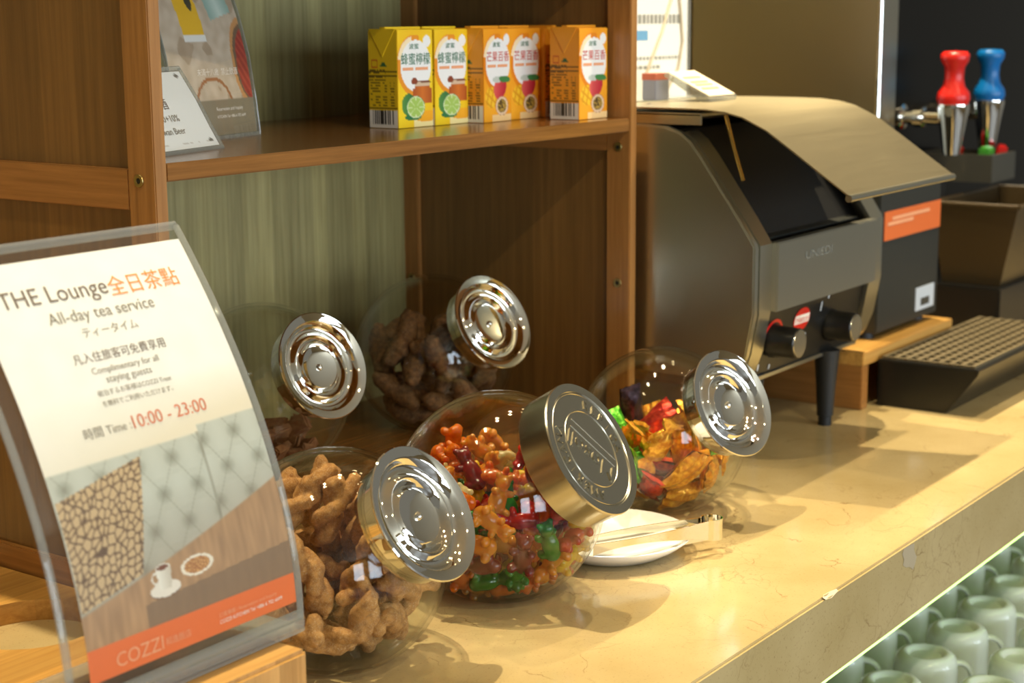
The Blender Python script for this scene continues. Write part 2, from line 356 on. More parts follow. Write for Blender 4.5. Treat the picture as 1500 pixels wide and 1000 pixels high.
for i, x in enumerate((-1.5, 0.2, 1.9, 3.6)):
    w = MB()
    w.box(x-0.6, x-0.55, -4.58, -4.52, -0.3, 1.45).box(x+0.55, x+0.6, -4.58, -4.52, -0.3, 1.45).box(x-0.55, x+0.55, -4.58, -4.52, -0.3, -0.25).box(x-0.55, x+0.55, -4.58, -4.52, 1.4, 1.45).box(x-0.02, x+0.02, -4.58, -4.52, -0.25, 1.4)
    wo = struct('window', w.build('window_%d' % (i+1), M['wall_paint']))
    ld = bpy.data.lights.new('daylight', 'AREA'); ld.shape = 'RECTANGLE'; ld.size = 1.1; ld.size_y = 1.65; ld.energy = 50; ld.color = (0.76, 0.88, 1.0)
    lo = bpy.data.objects.new('daylight_%d' % (i+1), ld); col.objects.link(lo); lo.parent = wo; lo.location = (x, -4.51, 0.575); lo.rotation_euler = (math.radians(90), 0, 0)

# ================================================================== counter
ct = MB().box(-1.2, 4.6, 0.611, 1.61, -0.0843, 0.0).build('counter_slab', M['marble'], bevel=0.0025)
tag(ct, 'long beige marble counter top with fine brown cracks and a worn front edge', 'counter')
# chip and scuff on the front edge
ch = MB(); pts = [(1.330, 0.6120, 0.0003), (1.338, 0.6150, 0.0003), (1.350, 0.6140, 0.0003), (1.360, 0.6122, 0.0003), (1.3605, 0.6107, -0.0016), (1.346, 0.6104, -0.0042), (1.334, 0.6107, -0.0024)]
ch.add(pts, [(0, 1, 2, 3, 4, 5, 6)]); c = ch.build('edge_chip', plain('chipped_stone', (228, 212, 176), 0.8), ct)
tag(c, 'pale chipped spot on the front edge')
sc = MB(); rs_ = random.Random(4); ring_ = []
for k in range(18):
    w = 2*math.pi*k/18; r_ = 1+rs_.uniform(-.35, .35); ring_.append((1.530+0.017*r_*math.cos(w), 0.6106, min(-0.0026, -0.014+0.016*r_*math.sin(w))))
sc.add(ring_, [tuple(range(18))]); c = sc.build('scuff_mark', plain('grey_scuff', (186, 170, 138), 0.5), ct); tag(c, 'grey scuff on the front edge')

# LED strip under the slab and the mug shelf below
led = empty('led_strip', (0, 0, 0)); MB().box(-1.0, 4.4, 0.622, 0.640, -0.0955, -0.0875).build('diffuser', M['led'], led); MB().box(-1.0, 4.4, 0.618, 0.644, -0.0875, -0.0843).build('rail', M['steel'], led)
tag(led, 'glowing greenish white light strip under the counter edge', 'light strip')
sh = MB().box(-0.5, 4.2, 0.60, 1.40, -0.39, -0.37).build('under_counter_shelf', M['wall_paint'], bevel=0.001)
struct('wall_under', MB().box(-0.5, 4.2, 1.40, 1.42, -0.9, -0.0843).build('wall_under', M['wall_paint'])); struct('wall_plinth', MB().box(-0.5, 4.2, 0.66, 1.40, -0.9, -0.39).build('wall_plinth', M['wall_paint']))
tag(sh, 'pale shelf under the counter holding rows of upside-down mugs', 'shelf')
def mug_mesh():
    b = MB(); R, h = 0.0405, 0.092
    b.lathe([(0.0, h-0.006), (0.020, h-0.006), (0.024, h-0.001), (0.0275, h), (0.033, h-0.002), (0.038, h-0.007), (R-0.0008, h-0.014), (R, h-0.022), (R, 0.004), (R+0.0008, 0.0), (R-0.002, 0.0), (R-0.0035, 0.004), (R-0.0035, h-0.01), (0, h-0.01)], 40); return b
def handle_mesh():
    b = MB(); pts = []
    for k in range(13):
        a = math.pi*(k/12-0.5); pts.append((0.0385+0.024*math.cos(a)**0.8, 0, 0.046+0.03*math.sin(a)))
    b.tube(pts, 0.0, n=10, flat=(0.0038, 0.0065)); return b
mug0 = empty('mug', (0, 0, -0.37)); mug_mesh().build('cup_body', M['mug'], mug0, smooth=True); handle_mesh().build('handle', M['mug'], mug0, smooth=True)
mug_spots = []
for r_, (y, off) in enumerate(((0.640, 0.055), (0.745, 0.0), (0.850, 0.055), (0.955, 0.0))):
    for k in range(-6, 8):
        x = 2.046+off+k*0.110
        if 1.55 < x < 2.72: mug_spots.append((x, y, r_))
ROWS = ('the front row nearest the counter edge', 'the second row from the counter edge', 'the third row from the counter edge', 'the back row farthest from the counter edge')
for i, (x, y, r_) in enumerate(mug_spots):
    m_ = mug0 if i == 0 else copy_tree(mug0)
    m_.location = (x+random.uniform(-.002, .002), y, -0.37); m_.rotation_euler = (0, 0, math.radians(-54+random.uniform(-14, 14)))
    tag(m_, 'white upside-down mug under the counter, in '+ROWS[r_], 'mug', 'mugs in '+ROWS[r_])

# ================================================================== display shelf unit
SX0, SX1, SY0, SY1, SZT = 0.9255, 1.6765, 1.0262, 1.385, 0.62
su = empty('display_shelf', (0, 0, 0)); tag(su, 'brown wooden display shelf with framed sides and a pale green bamboo back', 'shelf')
def side(x0, x1):
    xi0, xi1 = (x0+0.006, x1-0.006)
    p = MB().box(xi0, xi1, SY0+0.02, SY1-0.02, 0.0, SZT).build('side_panel', M['wood_panel'], su)
    box_part('stile', M['wood_up'], p, (x0, x1, SY0, SY0+0.0325, 0, SZT)); box_part('stile', M['wood_up'], p, (x0, x1, 1.348, SY1, 0, SZT))
    for z0, z1 in ((0.0, 0.042), (0.367, 0.401), (0.585, SZT)): box_part('rail', M['wood_deep'], p, (x0, x1, SY0+0.0325, 1.348, z0, z1))
    return p
pl = side(SX0, SX0+0.0135); pr = side(SX1-0.0145, SX1)
def screw(p, x, y, z, sgn):
    o = MB().lathe([(0.0022, -0.001), (0.0026, 0.0006), (0.0052, 0.0008), (0.0056, 0.0)], 20, rot_to((sgn, 0, 0), (x, y, z))).build('screw_cap', M['screw'], p, smooth=True)
    MB().lathe([(0, 0.0003), (0.0024, 0.0003)], 12, rot_to((sgn, 0, 0), (x, y, z))).build('screw_hole', M['dark'], o)
screw(pl, SX0-0.0003, 1.0455, 0.392, -1); screw(pr, SX1-0.0148, 1.043, 0.372, -1); screw(pr, SX1-0.0148, 1.043, 0.21, -1); screw(pr, SX1-0.0148, 1.3605, 0.19, -1)
MB().box(SX0+0.0135, SX1-0.0145, 1.371, 1.383, 0, SZT).build('back_panel', M['bamboo_green'], su)
sb = MB().box(SX0+0.0136, SX1-0.0146, SY0+0.0008, 1.371, 0.3908, 0.4063).build('shelf_board', M['shelf_top'], su, bevel=0.0012)
MB().box(SX0+0.0136, SX1-0.0146, SY0+0.0008, 1.371, SZT-0.0156, SZT).build('top_board', M['shelf_top'], su, bevel=0.001)  # out-of-view top, added to keep overhead light off the upper shelf
MB().box(SX0+0.0136, SX1-0.0146, SY0+0.012, 1.371, 0.0, 0.04).build('base_board', M['shelf_top'], su, bevel=0.001)

# ================================================================== wooden tray with a round hole, left of the shelf
tr = empty('wooden_tray', (0, 0, 0)); tag(tr, 'bamboo board with a round cut-out lying beside the display shelf', 'tray')
n = 64; cx, cy, hr = 0.843, 1.115, 0.060; x0, x1, y0, y1 = 0.40, 0.9235, 0.958, 1.30
ring = [(cx+hr*math.cos(2*math.pi*k/n), cy+hr*math.sin(2*math.pi*k/n)) for k in range(n)]
def to_rect(a):
    c_, s_ = math.cos(a), math.sin(a); t = min((x1-cx)/c_ if c_ > 1e-9 else ((x0-cx)/c_ if c_ < -1e-9 else 9), (y1-cy)/s_ if s_ > 1e-9 else ((y0-cy)/s_ if s_ < -1e-9 else 9)); return (cx+c_*t, cy+s_*t)
outer = [to_rect(2*math.pi*k/n) for k in range(n)]
for cxy in ((x0, y0), (x1, y0), (x1, y1), (x0, y1)):
    i = min(range(n), key=lambda k: (outer[k][0]-cxy[0])**2+(outer[k][1]-cxy[1])**2); outer[i] = cxy
b = MB(); vs = [(x, y, 0.019) for x, y in ring]+[(x, y, 0.019) for x, y in outer]+[(x, y, 0.0) for x, y in ring]+[(x, y, 0.0) for x, y in outer]
fs = []
for k in range(n):
    j = (k+1) % n; fs += [(k, j, n+j, n+k), (2*n+k, 3*n+k, 3*n+j, 2*n+j), (k, 2*n+k, 2*n+j, j), (n+k, n+j, 3*n+j, 3*n+k)]
b.add(vs, fs).build('board', M['bamboo'], tr, smooth=True, angle=math.radians(30))

# ================================================================== lounge sign on its block
SGX, SGZ0 = 0.847, 0.0795
blk = MB().box(0.40, 0.822, 0.775, 0.872, 0.0, SGZ0).build('wooden_block', M['bamboo_front'], bevel=0.003)
blk.data.materials.append(M['bamboo'])
for p in blk.data.polygons:
    if p.normal.z > 0.5: p.material_index = 1
tag(blk, 'light bamboo block under the acrylic lounge sign', 'block')
PC = [-0.72455312, 1.77914263, -0.28598504, 0.81611191]
zz = np.linspace(0.0885, 0.372, 500); yy = np.polyval(PC, zz); ss = np.concatenate([[0], np.cumsum(np.hypot(np.diff(zz), np.diff(yy)))]); ss = ss[-1]-ss   # distance down from the top
def sgn(a, s, off=0.0):
    """a: metres from the right edge (negative), s: metres down from the top"""
    z = np.interp(s, ss[::-1], zz[::-1]); y = np.polyval(PC, z); dy = np.polyval(np.polyder(PC), z); l = math.hypot(1, dy)
    return (SGX+a, y-off/l, z+off*dy/l)
sg = empty('lounge_sign', (0, 0, 0)); tag(sg, 'curved clear acrylic stand with a lounge tea service poster, nearest the camera', 'sign')
def prof_pts(off, s0, s1, k=40): return [sgn(0, s0+(s1-s0)*i/k, off)[1:] for i in range(k+1)]
for nm, off in (('front_sheet', 0.0022), ('back_sheet', -0.0030)):
    b = MB(); P = prof_pts(off, 0.0, ss[0]); W0, W1 = -0.212, 0.0
    nP = len(P); b.add([(SGX+W0, y, z) for y, z in P]+[(SGX+W1, y, z) for y, z in P], [(i, i+1, nP+i+1, nP+i) for i in range(nP-1)])
    b.build(nm, M['acrylic'], sg, smooth=True)
b = MB()
for a in (-0.212, -0.0005): b.tube([sgn(a, s, -0.0004) for s in np.linspace(0, ss[0], 40)], 0, n=8, flat=(0.0016, 0.0034))
b.tube([sgn(a, 0.0, -0.0004) for a in np.linspace(-0.212, -0.0005, 6)], 0, n=8, flat=(0.0034, 0.0016))
b.tube([sgn(a, ss[0]-0.003, -0.0004) for a in np.linspace(-0.212, -0.0005, 6)], 0, n=8, flat=(0.0045, 0.003))
b.build('sheet_rim', M['acrylic_edge'], sg, smooth=True)
yb = np.polyval(PC, 0.0885)
MB().box(SGX-0.212, SGX, yb-0.004, yb+0.075, SGZ0, SGZ0+0.004).build('foot_plate', M['acrylic_edge'], sg, bevel=0.001)
MB().box(SGX-0.212, SGX, yb-0.003, yb+0.003, SGZ0+0.004, 0.089).build('sheet_bend', M['acrylic_edge'], sg)
def mixc(a, b, t): t = max(0.0, min(1.0, t)); return tuple(a[i]*(1-t)+b[i]*t for i in range(3))
def hsh(i, j): return (math.sin(i*127.1+j*311.7)*43758.5453) % 1.0
def vor(x, y):
    i0, j0 = math.floor(x), math.floor(y); d1 = d2 = 9
    for i in range(i0-1, i0+2):
        for j in range(j0-1, j0+2):
            d = math.hypot(i+hsh(i, j)-x, j+hsh(j+7, i)-y)
            if d < d1: d2 = d1; d1 = d
            elif d < d2: d2 = d
    return d2-d1
PA0, PA1, PS0, PS1 = -0.196, -0.0045, 0.0115, 0.2965
def in_ell(x, y, cx, cy, rx, ry): return ((x-cx)/rx)**2+((y-cy)/ry)**2
def poster(u, v):
    a = PA0+(PA1-PA0)*u; s = PS0+(PS1-PS0)*v
    n1 = noise.noise((a*60, s*60, 0))
    if s > 0.2745: return (230, 112, 48)
    c = mixc((246, 244, 235), (250, 247, 240), 0.5+n1)
    if s > 0.112: c = mixc(c, (238, 226, 200), (s-0.112)/0.03*(0.35+0.65*u))
    top = 0.1555+0.0035*(1-u) if a < -0.062 else 0.150+0.004*(1-u)
    seat = 0.252-0.040*u-0.010*u*u
    c_wall = c
    if s > top-0.0008:
        # tufted sofa back
        c = (196, 198, 184)
        k = 0.0225; row = (s-top)/k; ri = math.floor(row)
        gx = (a+0.2)/0.031+(0.5 if ri % 2 else 0); fx = gx-math.floor(gx)-0.5; fy = row-ri-0.5
        d = math.hypot(fx*1.2, fy)
        c = mixc((146, 146, 130), c, d/0.32); c = mixc(c, (214, 216, 204), 0.5*math.cos(fx*2*math.pi)*-0.6)
        if abs(abs(fx)-abs(fy)*0.5) < 0.02: c = mixc(c, (140, 138, 120), 0.35)
        c = mixc(c, (150, 132, 108), (s-top-0.03)/0.06*0.55); c = mixc(c_wall, c, (s-top+0.0008)/0.0016)
        if abs(a+0.0628) < 0.0012: c = mixc(c, (140, 136, 118), 0.5)
    # patterned cushion
    if -0.195 < a < -0.118 and s > 0.163+(-0.125-a)*0.2 and s < seat-0.002 and a < -0.118-(s-0.163)*0.30:
        e = vor((a+0.3)*190+s*60, s*170); c = mixc((104, 78, 54), (206, 176, 132), (e-0.08)/0.16)
    c_sofa = c
    if s > seat-0.0008:
        c = mixc((190, 150, 108), (164, 128, 92), 0.5+noise.noise((a*220, s*40, 3))*0.9)
        if s > 0.262-0.012*u and a > -0.143: c = mixc(c, (128, 104, 80), 0.75)
        c = mixc(c_sofa, c, (s-seat+0.0008)/0.0016)
    # cup on saucer, plate of biscuits
    if in_ell(a, s, -0.124, 0.2525, 0.0135, 0.0052) < 1: c = (236, 228, 214)
    if in_ell(a, s, -0.124, 0.2537, 0.0135, 0.0052) < 1 and in_ell(a, s, -0.124, 0.2525, 0.0135, 0.0052) >= 1: c = (130, 100, 74)
    if abs(a+0.1235) < 0.0068-(s-0.238)*0.12 and 0.2375 < s < 0.2525: c = mixc((244, 240, 228), (206, 196, 178), (a+0.130)/0.013)
    if in_ell(a, s, -0.1235, 0.2378, 0.0068, 0.0022) < 1: c = (226, 216, 200)
    if in_ell(a, s, -0.1235, 0.2380, 0.0055, 0.0015) < 1: c = (122, 70, 44)
    if 0.6 < in_ell(a, s, -0.1315, 0.244, 0.0030, 0.0036) < 1.3 and a < -0.129: c = (232, 224, 210)
    q = in_ell(a, s, -0.0935, 0.2440, 0.0150, 0.0068)
    if q < 1: c = (240, 230, 210)
    if q < 0.62: e = vor(a*420, s*520); c = mixc((150, 88, 44), (218, 168, 104), e*2.2)
    return c
grid_print('poster', poster, lambda u, v: sgn(PA0+(PA1-PA0)*u, PS0+(PS1-PS0)*v, 0.0), 220, 330, M['card_print'], sg)
def sl(a, b): return sgn(a, -b, 0.0004)
for nm, s_, mt, a0, a1, bc in (
    ('title_lettering', 'THE Lounge', 'ink', -0.1785, -0.0885, 0.0405), ('title_lettering', '全日茶點', 'ink_orange', -0.0875, -0.0230, 0.0400),
    ('lettering', 'All-day tea service', 'ink_grey', -0.1475, -0.0550, 0.0580), ('lettering', 'ティータイム', 'ink_grey', -0.1255, -0.0770, 0.0705),
    ('lettering', '凡入住旅客可免費享用', 'ink', -0.1420, -0.0610, 0.0880), ('lettering', 'Complimentary for all', 'ink_grey', -0.1310, -0.0720, 0.0988),
    ('lettering', 'staying guests', 'ink_grey', -0.1220, -0.0820, 0.1062), ('lettering', '宿泊するお客様はCOZZI Treat', 'ink_grey', -0.1335, -0.0680, 0.1140),
    ('lettering', 'を無料でご利用いただけます。', 'ink_grey', -0.1325, -0.0700, 0.1215), ('lettering', '時間 Time :', 'ink_grey', -0.1560, -0.1160, 0.1388),
    ('lettering', '10:00 - 23:00', 'ink_red', -0.1140, -0.0465, 0.1382),
    ('lettering', 'COZZI', 'ink_pale', -0.1735, -0.1330, 0.2868), ('lettering', '和逸飯店', 'ink_pale', -0.1310, -0.1080, 0.2875),
    ('lettering', '訂席專線 / Reservation and Inquiry', 'ink_pale', -0.0810, -0.0240, 0.2845), ('lettering', 'COZZI KITCHEN Tel +886 6 702 6699', 'ink_white', -0.0810, -0.0190, 0.2890)):
    text_part(nm, s_, M[mt], sg, sl, a0, a1, -bc)

# ================================================================== beer poster stand and small price card on the upper shelf
ZS = 0.4063
def stand(name, origin, ang, w, prof, label, cat, paint, texts, nu, nv, top_margin=0.003):
    """a leaning acrylic stand: prof is (depth back, height) from the bottom up; origin is its bottom right corner"""
    t = empty(name, origin, ang); tag(t, label, cat)
    P = np.array(prof); sl_ = np.concatenate([[0], np.cumsum(np.hypot(*np.diff(P, axis=0).T))]); Ltot = sl_[-1]
    def sf(a, b, off=0.0):
        y = np.interp(b, sl_, P[:, 0]); z = np.interp(b, sl_, P[:, 1]); e = 0.004
        dy = np.interp(b+e, sl_, P[:, 0])-np.interp(b-e, sl_, P[:, 0]); dz = np.interp(b+e, sl_, P[:, 1])-np.interp(b-e, sl_, P[:, 1]); l = math.hypot(dy, dz)+1e-9
        return (a, y-off*dz/l, z+off*dy/l)
    k = 24; bs = np.linspace(0, Ltot, k)
    for nm, off in (('front_sheet', 0.0016), ('back_sheet', -0.002)):
        MB().add([sf(-w, b_, off) for b_ in bs]+[sf(0, b_, off) for b_ in bs], [(i, i+1, k+i+1, k+i) for i in range(k-1)]).build(nm, M['acrylic'], t, smooth=True)
    e_ = MB()
    for a in (-w, 0): e_.tube([sf(a, b_) for b_ in bs], 0, n=8, flat=(0.0012, 0.0024))
    e_.tube([sf(a, 0.0015) for a in np.linspace(-w, 0, 4)], 0, n=8, flat=(0.0024, 0.0015)); e_.tube([sf(a, Ltot) for a in np.linspace(-w, 0, 4)], 0, n=8, flat=(0.0024, 0.0015))
    e_.build('sheet_rim', M['acrylic_edge'], t, smooth=True)
    MB().box(-w, 0, 0.0, 0.045, 0.0, 0.003).build('foot_plate', M['acrylic_edge'], t)
    grid_print('printed_sheet', paint, lambda u, v: sf(-w+0.003+(w-0.006)*u, 0.004+(Ltot-0.004-top_margin)*(1-v)), nu, nv, M['card_print'], t)
    for nm, s_, mt, a0, a1, bc in texts: text_part(nm, s_, M[mt], t, lambda a, b: sf(a, b, 0.0005), a0, a1, bc)
    return t
def beer_print(u, v):
    x = -0.147+0.144*u; s = (1-v)*0.196+0.004      # metres from the right edge, metres up from the foot
    c = mixc((196, 176, 150), (214, 196, 172), 0.5+noise.noise((x*90, s*90, 1)))
    if noise.noise((x*40, s*40, 5)) > 0.35: c = mixc(c, (160, 134, 104), 0.5)
    # green beer can, tilted
    ca, sa = math.cos(0.20), math.sin(0.20); X = (x+0.045)*ca+(s-0.175)*sa; Y = -(x+0.045)*sa+(s-0.175)*ca
    if abs(X) < 0.021 and -0.058 < Y < 0.06:
        c = mixc((206, 222, 210), (150, 180, 166), abs(X)/0.021)
        if Y > -0.046:
            c = (40, 104, 66) if in_ell(X, Y, 0, 0.02, 0.0195, 0.058) < 1 else c
            if in_ell(X, Y, 0, 0.022, 0.0155, 0.050) < 1: c = (190, 216, 208)
    # yellow and white can
    X2 = x+0.092+(s-0.12)*0.10
    if abs(X2) < 0.019 and 0.094 < s < 0.22:
        c = (240, 238, 230) if s < 0.101 or s > 0.142 else (240, 190, 40)
        if in_ell(X2, s, -0.004, 0.176, 0.013, 0.027) < 1: c = (150, 66, 34)
        if in_ell(X2, s, 0.008, 0.140, 0.0065, 0.016) < 1: c = (58, 60, 44)
    # wooden bowl with meat slices
    q = in_ell(x, s, 0.002, 0.072, 0.034, 0.046)
    if q < 1: c = (206, 150, 92)
    if q < 0.74: c = (120, 96, 72)
    if in_ell(x, s, 0.002, 0.070, 0.025, 0.036) < 1: c = mixc((196, 84, 60), (158, 52, 40), abs(math.sin((x*1.3+s)*260)))
    q = in_ell(x, s, -0.075, 0.028, 0.035, 0.032)
    if 0.8 < q < 1: c = (170, 112, 66)
    if s < 0.038: c = (140, 128, 104)
    return c
bp_ = [(0.0, 0.0), (0.001, 0.012), (0.004, 0.04), (0.010, 0.08), (0.020, 0.12), (0.034, 0.16), (0.052, 0.20)]
stand('beer_poster_stand', (1.234, 1.209, ZS), math.radians(14), 0.150, bp_, 'acrylic stand with a beer poster at the left of the upper shelf', 'sign', beer_print,
      [('lettering', '未滿十八歲  禁止飲酒', 'ink_white', -0.100, -0.026, 0.066), ('lettering', 'Reservation and Inquiry', 'ink_white', -0.075, -0.026, 0.029), ('lettering', 'KITCHEN Tel +886 6 702 6699', 'ink_white', -0.075, -0.022, 0.022), ('lettering', 'BEER', 'ink_black', -0.056, -0.041, 0.151)], 90, 120)
def card_print(u, v):
    c = (240, 241, 238)
    if v > 0.86 and 0.0 < u < 0.9 and math.sin(v*150) > 0.5 and noise.noise((u*14, 0, v*3)) > 0.05: c = (206, 200, 190)
    if in_ell(u, v, 0.93, 0.06, 0.022, 0.028) < 1 or in_ell(u, v, 0.93, 0.92, 0.022, 0.028) < 1: c = (120, 116, 104)
    return c
stand('price_card_stand', (1.082, 1.106, ZS), math.radians(14), 0.140, [(0.0, 0.0), (0.012, 0.02), (0.026, 0.045), (0.044, 0.072)], 'small white price card in acrylic in front of the beer poster', 'sign', card_print,
      [('lettering', '台灣啤酒', 'ink', -0.098, -0.052, 0.049), ('lettering', 'NT$200+10%', 'ink_grey', -0.098, -0.045, 0.034), ('lettering', 'Taiwan Beer', 'ink_grey', -0.092, -0.045, 0.022)], 60, 60)

# ================================================================== juice cartons
CW, CD, CH = 0.060, 0.040, 0.106
def carton_front(kind):
    def fn(u, v):
        if kind == 'lemon': c = mixc((250, 218, 30), (246, 196, 24), 0.5+0.5*math.sin(u*3+v*5))
        else: c = mixc((250, 176, 40), (246, 160, 30), 0.5+0.5*math.sin(u*3+v*5))
        if in_ell(u, v, 0.47, 0.36, 0.49, 0.315) < 1 and u < 0.62: c = (236, 150, 30) if kind == 'lemon' else (232, 136, 24)
        if in_ell(u, v, 0.45, 0.355, 0.455, 0.29) < 1 and u < 0.4 and v < 0.3: c = (252, 232, 190)
        if in_ell(u, v, 0.52, 0.365, 0.44, 0.265) < 1 or in_ell(u, v, 0.84, 0.115, 0.11, 0.062) < 1: c = (244, 246, 244)
        if kind == 'lemon':
            if v > 0.93 and u > 0.45: c = (252, 238, 170)
            if in_ell(u, v, 0.8, 0.88, 0.4, 0.07) < 1 and v > 0.84: c = (248, 176, 30)
            if abs(u-0.70) < 0.27-(0.06 if v < 0.6 else 0) and 0.555 < v < 0.76: c = mixc((214, 118, 40), (176, 84, 26), abs(u-0.7)/0.27)
            if abs(u-0.70) < 0.22 and 0.53 < v < 0.575: c = (216, 190, 160)
            if in_ell(u, v, 0.47, 0.525, 0.09, 0.036) < 1: c = (140, 66, 36)
            if 0.55 < u < 0.95 and abs(v-0.528-(u-0.5)*0.02) < 0.008: c = (120, 66, 40)
            if in_ell(u, v, 0.30, 0.765, 0.20, 0.115) < 1: c = mixc((92, 150, 70), (36, 104, 60), (u-0.1)/0.4)
            if in_ell(u, v, 0.42, 0.895, 0.24, 0.035) < 1: c = (44, 120, 70)
            q = in_ell(u, v, 0.50, 0.795, 0.265, 0.118)
            if q < 1: c = (70, 140, 60)
            if q < 0.9: c = (222, 236, 190)
            if q < 0.74:
                an = math.atan2((v-0.795)*2.2, u-0.5); c = (168, 204, 96) if abs((an/(math.pi/4)) % 1-0.5) < 0.42 else (214, 232, 170)
        else:
            if v > 0.93 and u > 0.3: c = (252, 214, 150)
            q = in_ell(u, v, 0.29, 0.735, 0.24, 0.115)
            if q < 1: c = (250, 200, 50) if (math.sin((u+v*0.6)*40) > -0.6 and math.sin((v*1.8-u*0.6)*36) > -0.6) else (226, 158, 30)
            ca = (u-0.6)+(v-0.63)*0.35
            if in_ell(ca, v, 0, 0.635, 0.23, 0.125) < 1: c = mixc((226, 96, 90), (190, 40, 56), (ca+0.2)/0.4)
            if in_ell(u, v, 0.50, 0.545, 0.18, 0.035) < 1: c = (196, 206, 196)
            if in_ell(u-(v-0.54)*1.1, v, 0.76, 0.545, 0.2, 0.038) < 1: c = (64, 134, 74)
            q = in_ell(u, v, 0.66, 0.835, 0.235, 0.105)
            if q < 1: c = (176, 120, 90)
            if q < 0.9: c = (236, 206, 170)
            if q < 0.5: c = (196, 160, 70) if vor(u*14, v*26) > 0.22 else (84, 66, 34)
        return c
    return fn
def carton_side(kind):
    base = (232, 196, 30) if kind == 'lemon' else (236, 158, 36)
    def fn(u, v):
        c = base
        if v > 0.82:
            c = (232, 230, 222)
            if 0.12 < u < 0.90 and v < 0.965 and hsh(int(u*46), 3) > 0.45: c = (52, 50, 46)
        elif 0.53 < v < 0.80 and 0.05 < u < 0.95:
            if (v*34) % 1 < 0.45 and hsh(int(u*9), int(v*34)) > 0.35 and (u < 0.4 or (u*4) % 1 < 0.6): c = mixc(base, (60, 48, 20), 0.75)
        elif 0.40 < v < 0.53 and ((v*30) % 1 < 0.4) and u < 0.6 and hsh(int(u*24), int(v*30)) > 0.3: c = mixc(base, (60, 48, 20), 0.7)
        if abs(v-0.42) < 0.006 or abs(v-0.465) < 0.005 or abs(v-0.80) < 0.005: c = mixc(base, (60, 48, 20), 0.8)
        if 0.30 < v < 0.39 and 0.10 < u < 0.32 and not (0.315 < v < 0.375 and 0.13 < u < 0.29): c = mixc(base, (190, 70, 30), 0.8)
        if 0.32 < v < 0.37 and abs(u-0.52) < (v-0.31)*2.2: c = mixc(base, (20, 90, 60), 0.85)
        return c
    return fn
def make_carton(kind):
    t = empty('juice_carton', (0, 0, ZS))
    base = plain(kind+'_carton', (240, 204, 34) if kind == 'lemon' else (238, 162, 40), 0.35)
    MB().box(0, CW, 0, CD, 0, CH-0.002).build('carton_body', base, t, bevel=0.0008)
    grid_print('front_print', carton_front(kind), lambda u, v: (0.0004+(CW-0.0008)*u, -0.00025, 0.0004+(CH-0.003)*(1-v)), 52, 90, M['card_print'], t)
    grid_print('side_print', carton_side(kind), lambda u, v: (-0.00025, CD-0.0004-(CD-0.0008)*u, 0.0004+(CH-0.003)*(1-v)), 47, 70, M['card_print'], t)
    f_ = MB(); f_.add([(-0.0012, 0.002, CH-0.001), (-0.0012, CD-0.002, CH-0.001), (-0.0012, CD/2, CH-0.030), (-0.0003, 0.002, CH-0.001), (-0.0003, CD-0.002, CH-0.001), (-0.0003, CD/2, CH-0.031)], [(0, 2, 1), (3, 4, 5), (0, 1, 4, 3), (1, 2, 5, 4), (2, 0, 3, 5)])
    f_.build('ear_flap', base, t)
    MB().box(0.0, CW, CD/2-0.004, CD/2+0.004, CH-0.0022, CH+0.001).build('top_seam', base, t, bevel=0.0005)
    fs = lambda a, b: (a, -0.0006, b)
    text_part('lettering', '波蜜', M['ink_green'], t, fs, CW*0.33, CW*0.60, CH*0.815, h=0.0058)
    if kind == 'lemon': text_part('lettering', '蜂蜜檸檬', M['ink_green'], t, fs, CW*0.10, CW*0.92, CH*0.690, h=0.0125)
    else: text_part('lettering', '芒果百香', M['ink_crimson'], t, fs, CW*0.11, CW*0.92, CH*0.690, h=0.0115)
    bars = MB()
    for x0, x1 in ((0.14, 0.44), (0.50, 0.86)): bars.add([(CW*x0, -0.0005, CH*0.575), (CW*x1, -0.0005, CH*0.575), (CW*x1, -0.0005, CH*0.605), (CW*x0, -0.0005, CH*0.605)], [(0, 1, 2, 3)])
    bars.build('small_print', M['ink_pale'], t)
    return t
lem = make_carton('lemon'); man = make_carton('mango')
for k, (pr_, x, y, a, lab) in enumerate((
    (lem, 1.3725, 1.138, 0, 'yellow honey lemon juice carton at the left end of the row'), (lem, 1.4345, 1.137, 0, 'yellow honey lemon juice carton second from the left, beside the mango cartons'),
    (man, 1.4970, 1.117, 5, 'orange mango juice carton next to the yellow lemon cartons'), (man, 1.5600, 1.125, 0, 'orange mango juice carton third from the right of the row'),
    (man, 1.6610, 1.119, 90, 'orange mango juice carton turned sideways, mostly hidden behind the rightmost carton'), (man, 1.5950, 1.054, 0, 'orange mango juice carton at the right end, nearest the shelf side'))):
    o = pr_ if k in (0, 2) else copy_tree(pr_)
    o.location = (x, y, ZS+0.0003); o.rotation_euler = (0, 0, math.radians(a)); tag(o, lab, 'juice carton', 'juice cartons on the upper shelf')

